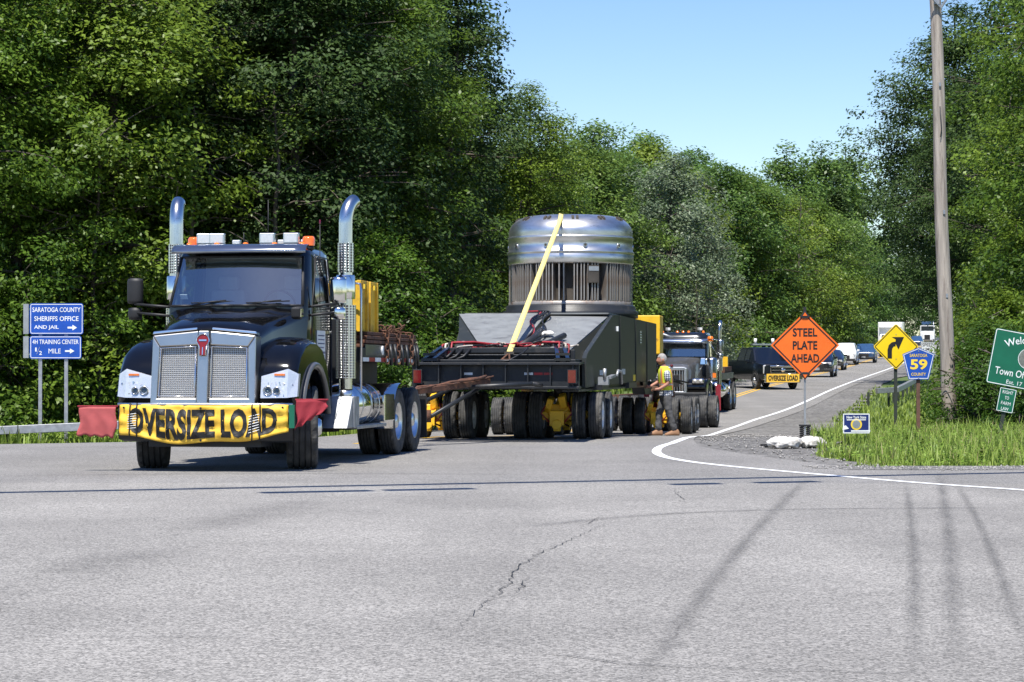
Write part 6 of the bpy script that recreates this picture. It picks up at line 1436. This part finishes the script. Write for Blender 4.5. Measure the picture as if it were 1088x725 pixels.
# ================================================================== THE MAN
x, D = ground(708, 463); man = thing('person', 'grey haired man in yellow safety vest walking beside the trailer', 'person', (x, D, g(x, D) - .005), R(187))
ms = 86 * D / F / 1.74; man.scale = (ms, ms, ms)
m_skin = pm('skin', (.42, .2, .14), rough=.55, var=.12); m_hair = pm('grey_hair', (.32, .31, .3), rough=.8, var=.3, scale=40, bump=.5)
m_vest = pm('lime_vest', (.62, .72, .05), rough=.8, var=.1); m_vorange = pm('orange_trim', (.85, .3, .06), rough=.7); m_vsilver = pm('silver_trim', (.6, .6, .6), rough=.35, metal=.5)
m_shirt = perf_mat('checked_shirt', (.75, .77, .8), (.09, .11, .16), 22, metal=0, rough=.8, ratio=.4); m_trouser = pm('dark_trousers', (.085, .085, .088), rough=.9, var=.25, bump=.3, bscale=14); m_boot = pm('tan_boot', (.28, .15, .08), rough=.7, var=.2)
cloth_tex = bpy.data.textures.new('cloth_folds', 'CLOUDS'); cloth_tex.noise_scale = .085; cloth_tex.noise_depth = 1
def skin(name, V, E, m, parent, sub=2, root=0):
    me = bpy.data.meshes.new(name); me.from_pydata([v[:3] for v in V], E, []); me.materials.append(m); o = link(name, me, parent)
    md = o.modifiers.new('skin', 'SKIN'); md.use_smooth_shade = True
    for i, v in enumerate(V):
        s = me.skin_vertices[0].data[i]; s.radius = (v[3], v[4] if len(v) > 4 else v[3]); s.use_root = (i == root)
    sm = o.modifiers.new('sub', 'SUBSURF'); sm.levels = sub; sm.render_levels = sub
    if sub >= 2: dm = o.modifiers.new('folds', 'DISPLACE'); dm.texture = cloth_tex; dm.strength = .028; dm.mid_level = .5
    return o
# joints (x forward, y left, z up)
V = [(0, 0, .93, .13), (.0, 0, 1.1, .12), (.02, 0, 1.3, .13), (.04, 0, 1.44, .075), (.065, 0, 1.52, .055), (.09, 0, 1.57, .06)]
E = [(0, 1), (1, 2), (2, 3), (3, 4), (4, 5)]
def chain(at_, pts):
    p = at_
    for q in pts: V.append(q); E.append((p, len(V) - 1)); p = len(V) - 1
    return p
chain(0, [(.0, .1, .86, .085), (-.03, .11, .5, .06), (-.17, .115, .12, .045), (-.06, .12, .04, .035)])
chain(0, [(.02, -.1, .86, .085), (.14, -.1, .48, .06), (.16, -.1, .1, .045), (.28, -.1, .04, .035)])
lh = chain(2, [(.03, .17, 1.41, .06), (.0, .225, 1.12, .044), (.2, .2, 1.0, .034), (.25, .185, 1.0, .028)])
rh_ = chain(2, [(.05, -.17, 1.41, .06), (.14, -.23, 1.15, .044), (.33, -.16, 1.05, .034), (.37, -.14, 1.05, .028)])
for hnd, sy in ((lh, 1), (rh_, -1)):
    hx, hy, hz = V[hnd][:3]
    for k, ln in enumerate((.075, .085, .08, .065)):
        dz = .022 - k*.0145; chain(hnd, [(hx + .045, hy - sy*.005, hz + dz, .0095), (hx + .045 + ln*.5, hy - sy*.015, hz + dz - .01, .0085), (hx + .04 + ln*.8, hy - sy*.03, hz + dz - .03, .007)])
    chain(hnd, [(hx + .015, hy - sy*.03, hz + .03, .0105), (hx + .05, hy - sy*.045, hz + .045, .0085)])
body = skin('body', V, E, m_skin, man, 1)
# head
b = B(); n, k = 24, 18; rows = []
for j in range(k + 1):
    ph = PI*j/k; row = []
    for i in range(n):
        a = 2*PI*i/n; fx_ = math.cos(a); zz = math.cos(ph); r = math.sin(ph)
        X = .098*r*fx_; Y = .076*r*math.sin(a); Zz = .118*zz
        if fx_ > 0: X *= 1.0 - .1*max(0, -zz); 
        if zz < -.2: X += .012*fx_ if fx_ > 0 else .02*r; Y *= 1 - .22*(-zz - .2)
        if fx_ > .93 and -.42 < zz < .15: X += .026*(1 - abs(zz + .18)/.36)
        if fx_ > .9 and .15 < zz < .3: X += .006
        if .6 < fx_ < .92 and .0 < zz < .18: X -= .006
        row.append((.1 + X, Y, 1.635 + Zz))
    rows.append(row)
b.grid(rows, True, True)
for s in (1, -1): b.lathe([(.001, -.006), (.022, -.004), (.03, .004), (.02, .01), (.001, .006)], 10, 'y', o=(.085, s*.08, 1.63))
hd_ = b.build('head', m_skin, man)
b = B()
for s in (1, -1): b.lathe([(.001, 0), (.009, .002), (.001, .006)], 8, 'x', o=(.183, s*.03, 1.65))
b.build('eye', m_ink, hd_); b = B(); b.box((.192, 0, 1.575), (.008, .05, .008)); b.build('mouth', pm('lip', (.3, .1, .08)), hd_)
b = B(); rows = []
for j in range(9):
    ph = PI*j/8*.62; row = []
    for i in range(24):
        a = 2*PI*i/24; fx_ = math.cos(a); lim = ph if fx_ < .35 else ph*.62; r = math.sin(lim); row.append((.092 + .108*r*fx_, .085*r*math.sin(a), 1.645 + .128*math.cos(lim)))
    rows.append(row)
b.grid(rows, True, True); b.build('hair', m_hair, hd_)
# clothes
legV = [(0, 0, .96, .145, .16), (0, 0, .88, .15, .165), (.0, .1, .80, .105), (-.03, .11, .5, .08), (-.1, .113, .3, .075), (-.165, .115, .1, .075), (.02, -.1, .80, .105), (.14, -.1, .48, .08), (.15, -.1, .28, .075), (.16, -.1, .1, .075)]
skin('trousers', legV, [(0, 1), (1, 2), (2, 3), (3, 4), (4, 5), (1, 6), (6, 7), (7, 8), (8, 9)], m_trouser, man, 3)
for nm, (ax_, ay, f) in enumerate(((-.165, .115, 1), (.16, -.1, 1))):
    b = B(); rr_ = []
    for xx, w, h0, h1 in ((-.1, .035, 0, .06), (-.09, .045, 0, .14), (.0, .048, 0, .16), (.06, .05, 0, .12), (.14, .055, 0, .085), (.2, .045, 0, .06), (.225, .02, .01, .04)):
        rr_.append([(ax_ + xx, ay + w*c, h0 + (h1 - h0)*q) for c, q in ((-1, 0), (-1, .5), (-.7, .95), (0, 1.05), (.7, .95), (1, .5), (1, 0))])
    b.grid(rr_, True, True); b.cap(rr_[0]); b.cap(rr_[-1]); b.build('boot', m_boot, man, sub=1)
def torso(z, dx, rx, ry): return [(dx + rx*math.cos(2*PI*i/28), ry*math.sin(2*PI*i/28), z) for i in range(28)]
tz_ = [(.86, .0, .155, .185), (.98, .0, .145, .178), (1.1, .005, .142, .18), (1.22, .015, .15, .2), (1.34, .025, .148, .21), (1.42, .035, .125, .195), (1.47, .045, .09, .13), (1.50, .055, .072, .085)]
b = B(); b.grid([torso(z, d, a*.97, c*.97) for z, d, a, c in tz_], True, True); b.build('shirt', m_shirt, man)
vz = [(z, d, a*1.05, c*1.05) for z, d, a, c in tz_[1:]]; vz[-1] = (1.495, .05, .085, .1)
b = B(); b.grid([torso(*q) for q in vz], True, True); ve = b.build('vest', m_vest, man); md = ve.modifiers.new('th', 'SOLIDIFY'); md.thickness = .006
def vband(z0, z1, m, f, nm):
    def itp(z): return [float(np.interp(z, [q[0] for q in vz], [q[i] for q in vz])) for i in (1, 2, 3)]
    b = B(); b.grid([torso(z, itp(z)[0], itp(z)[1]*f, itp(z)[2]*f) for z in np.linspace(z0, z1, 5)], True, True); b.build(nm, m, ve)
vband(1.07, 1.14, m_vorange, 1.035, 'orange_band'); vband(1.088, 1.122, m_vsilver, 1.05, 'silver_band')
for s in (1, -1):
    for fr in (1, -1):
        b = B(); rows = []
        for z in np.linspace(.99, 1.455, 14):
            d, a, c = [float(np.interp(z, [q[0] for q in vz], [q[i] for q in vz])) for i in (1, 2, 3)]; rows.append([(d + a*1.045*math.cos(t)*fr, s*c*1.045*math.sin(t), z) for t in (.55, .72, .9)])
        b.grid(rows); b.build('orange_stripe', m_vorange, ve); b2 = B(); b2.grid([[(p[0]*1.012, p[1]*1.012, p[2]) for p in (r[0].__class__((r[0][0]*.75 + r[1][0]*.25, r[0][1]*.75 + r[1][1]*.25, r[0][2])), r[1], )] for r in rows]); b2.build('silver_stripe', m_vsilver, ve)
for s, sh in ((1, [(.03, .17, 1.42, .082), (.015, .21, 1.28, .074), (.005, .225, 1.16, .07)]), (-1, [(.05, -.17, 1.42, .082), (.1, -.21, 1.28, .074), (.135, -.228, 1.17, .07)])):
    skin('sleeve', sh, [(0, 1), (1, 2)], m_shirt, man, 2)
b = B(); b.box((.28, .185, 1.02), (.13, .02, .09)); b.build('glove', pm('brown_glove', (.13, .07, .04), rough=.8), man, bevel=.01)
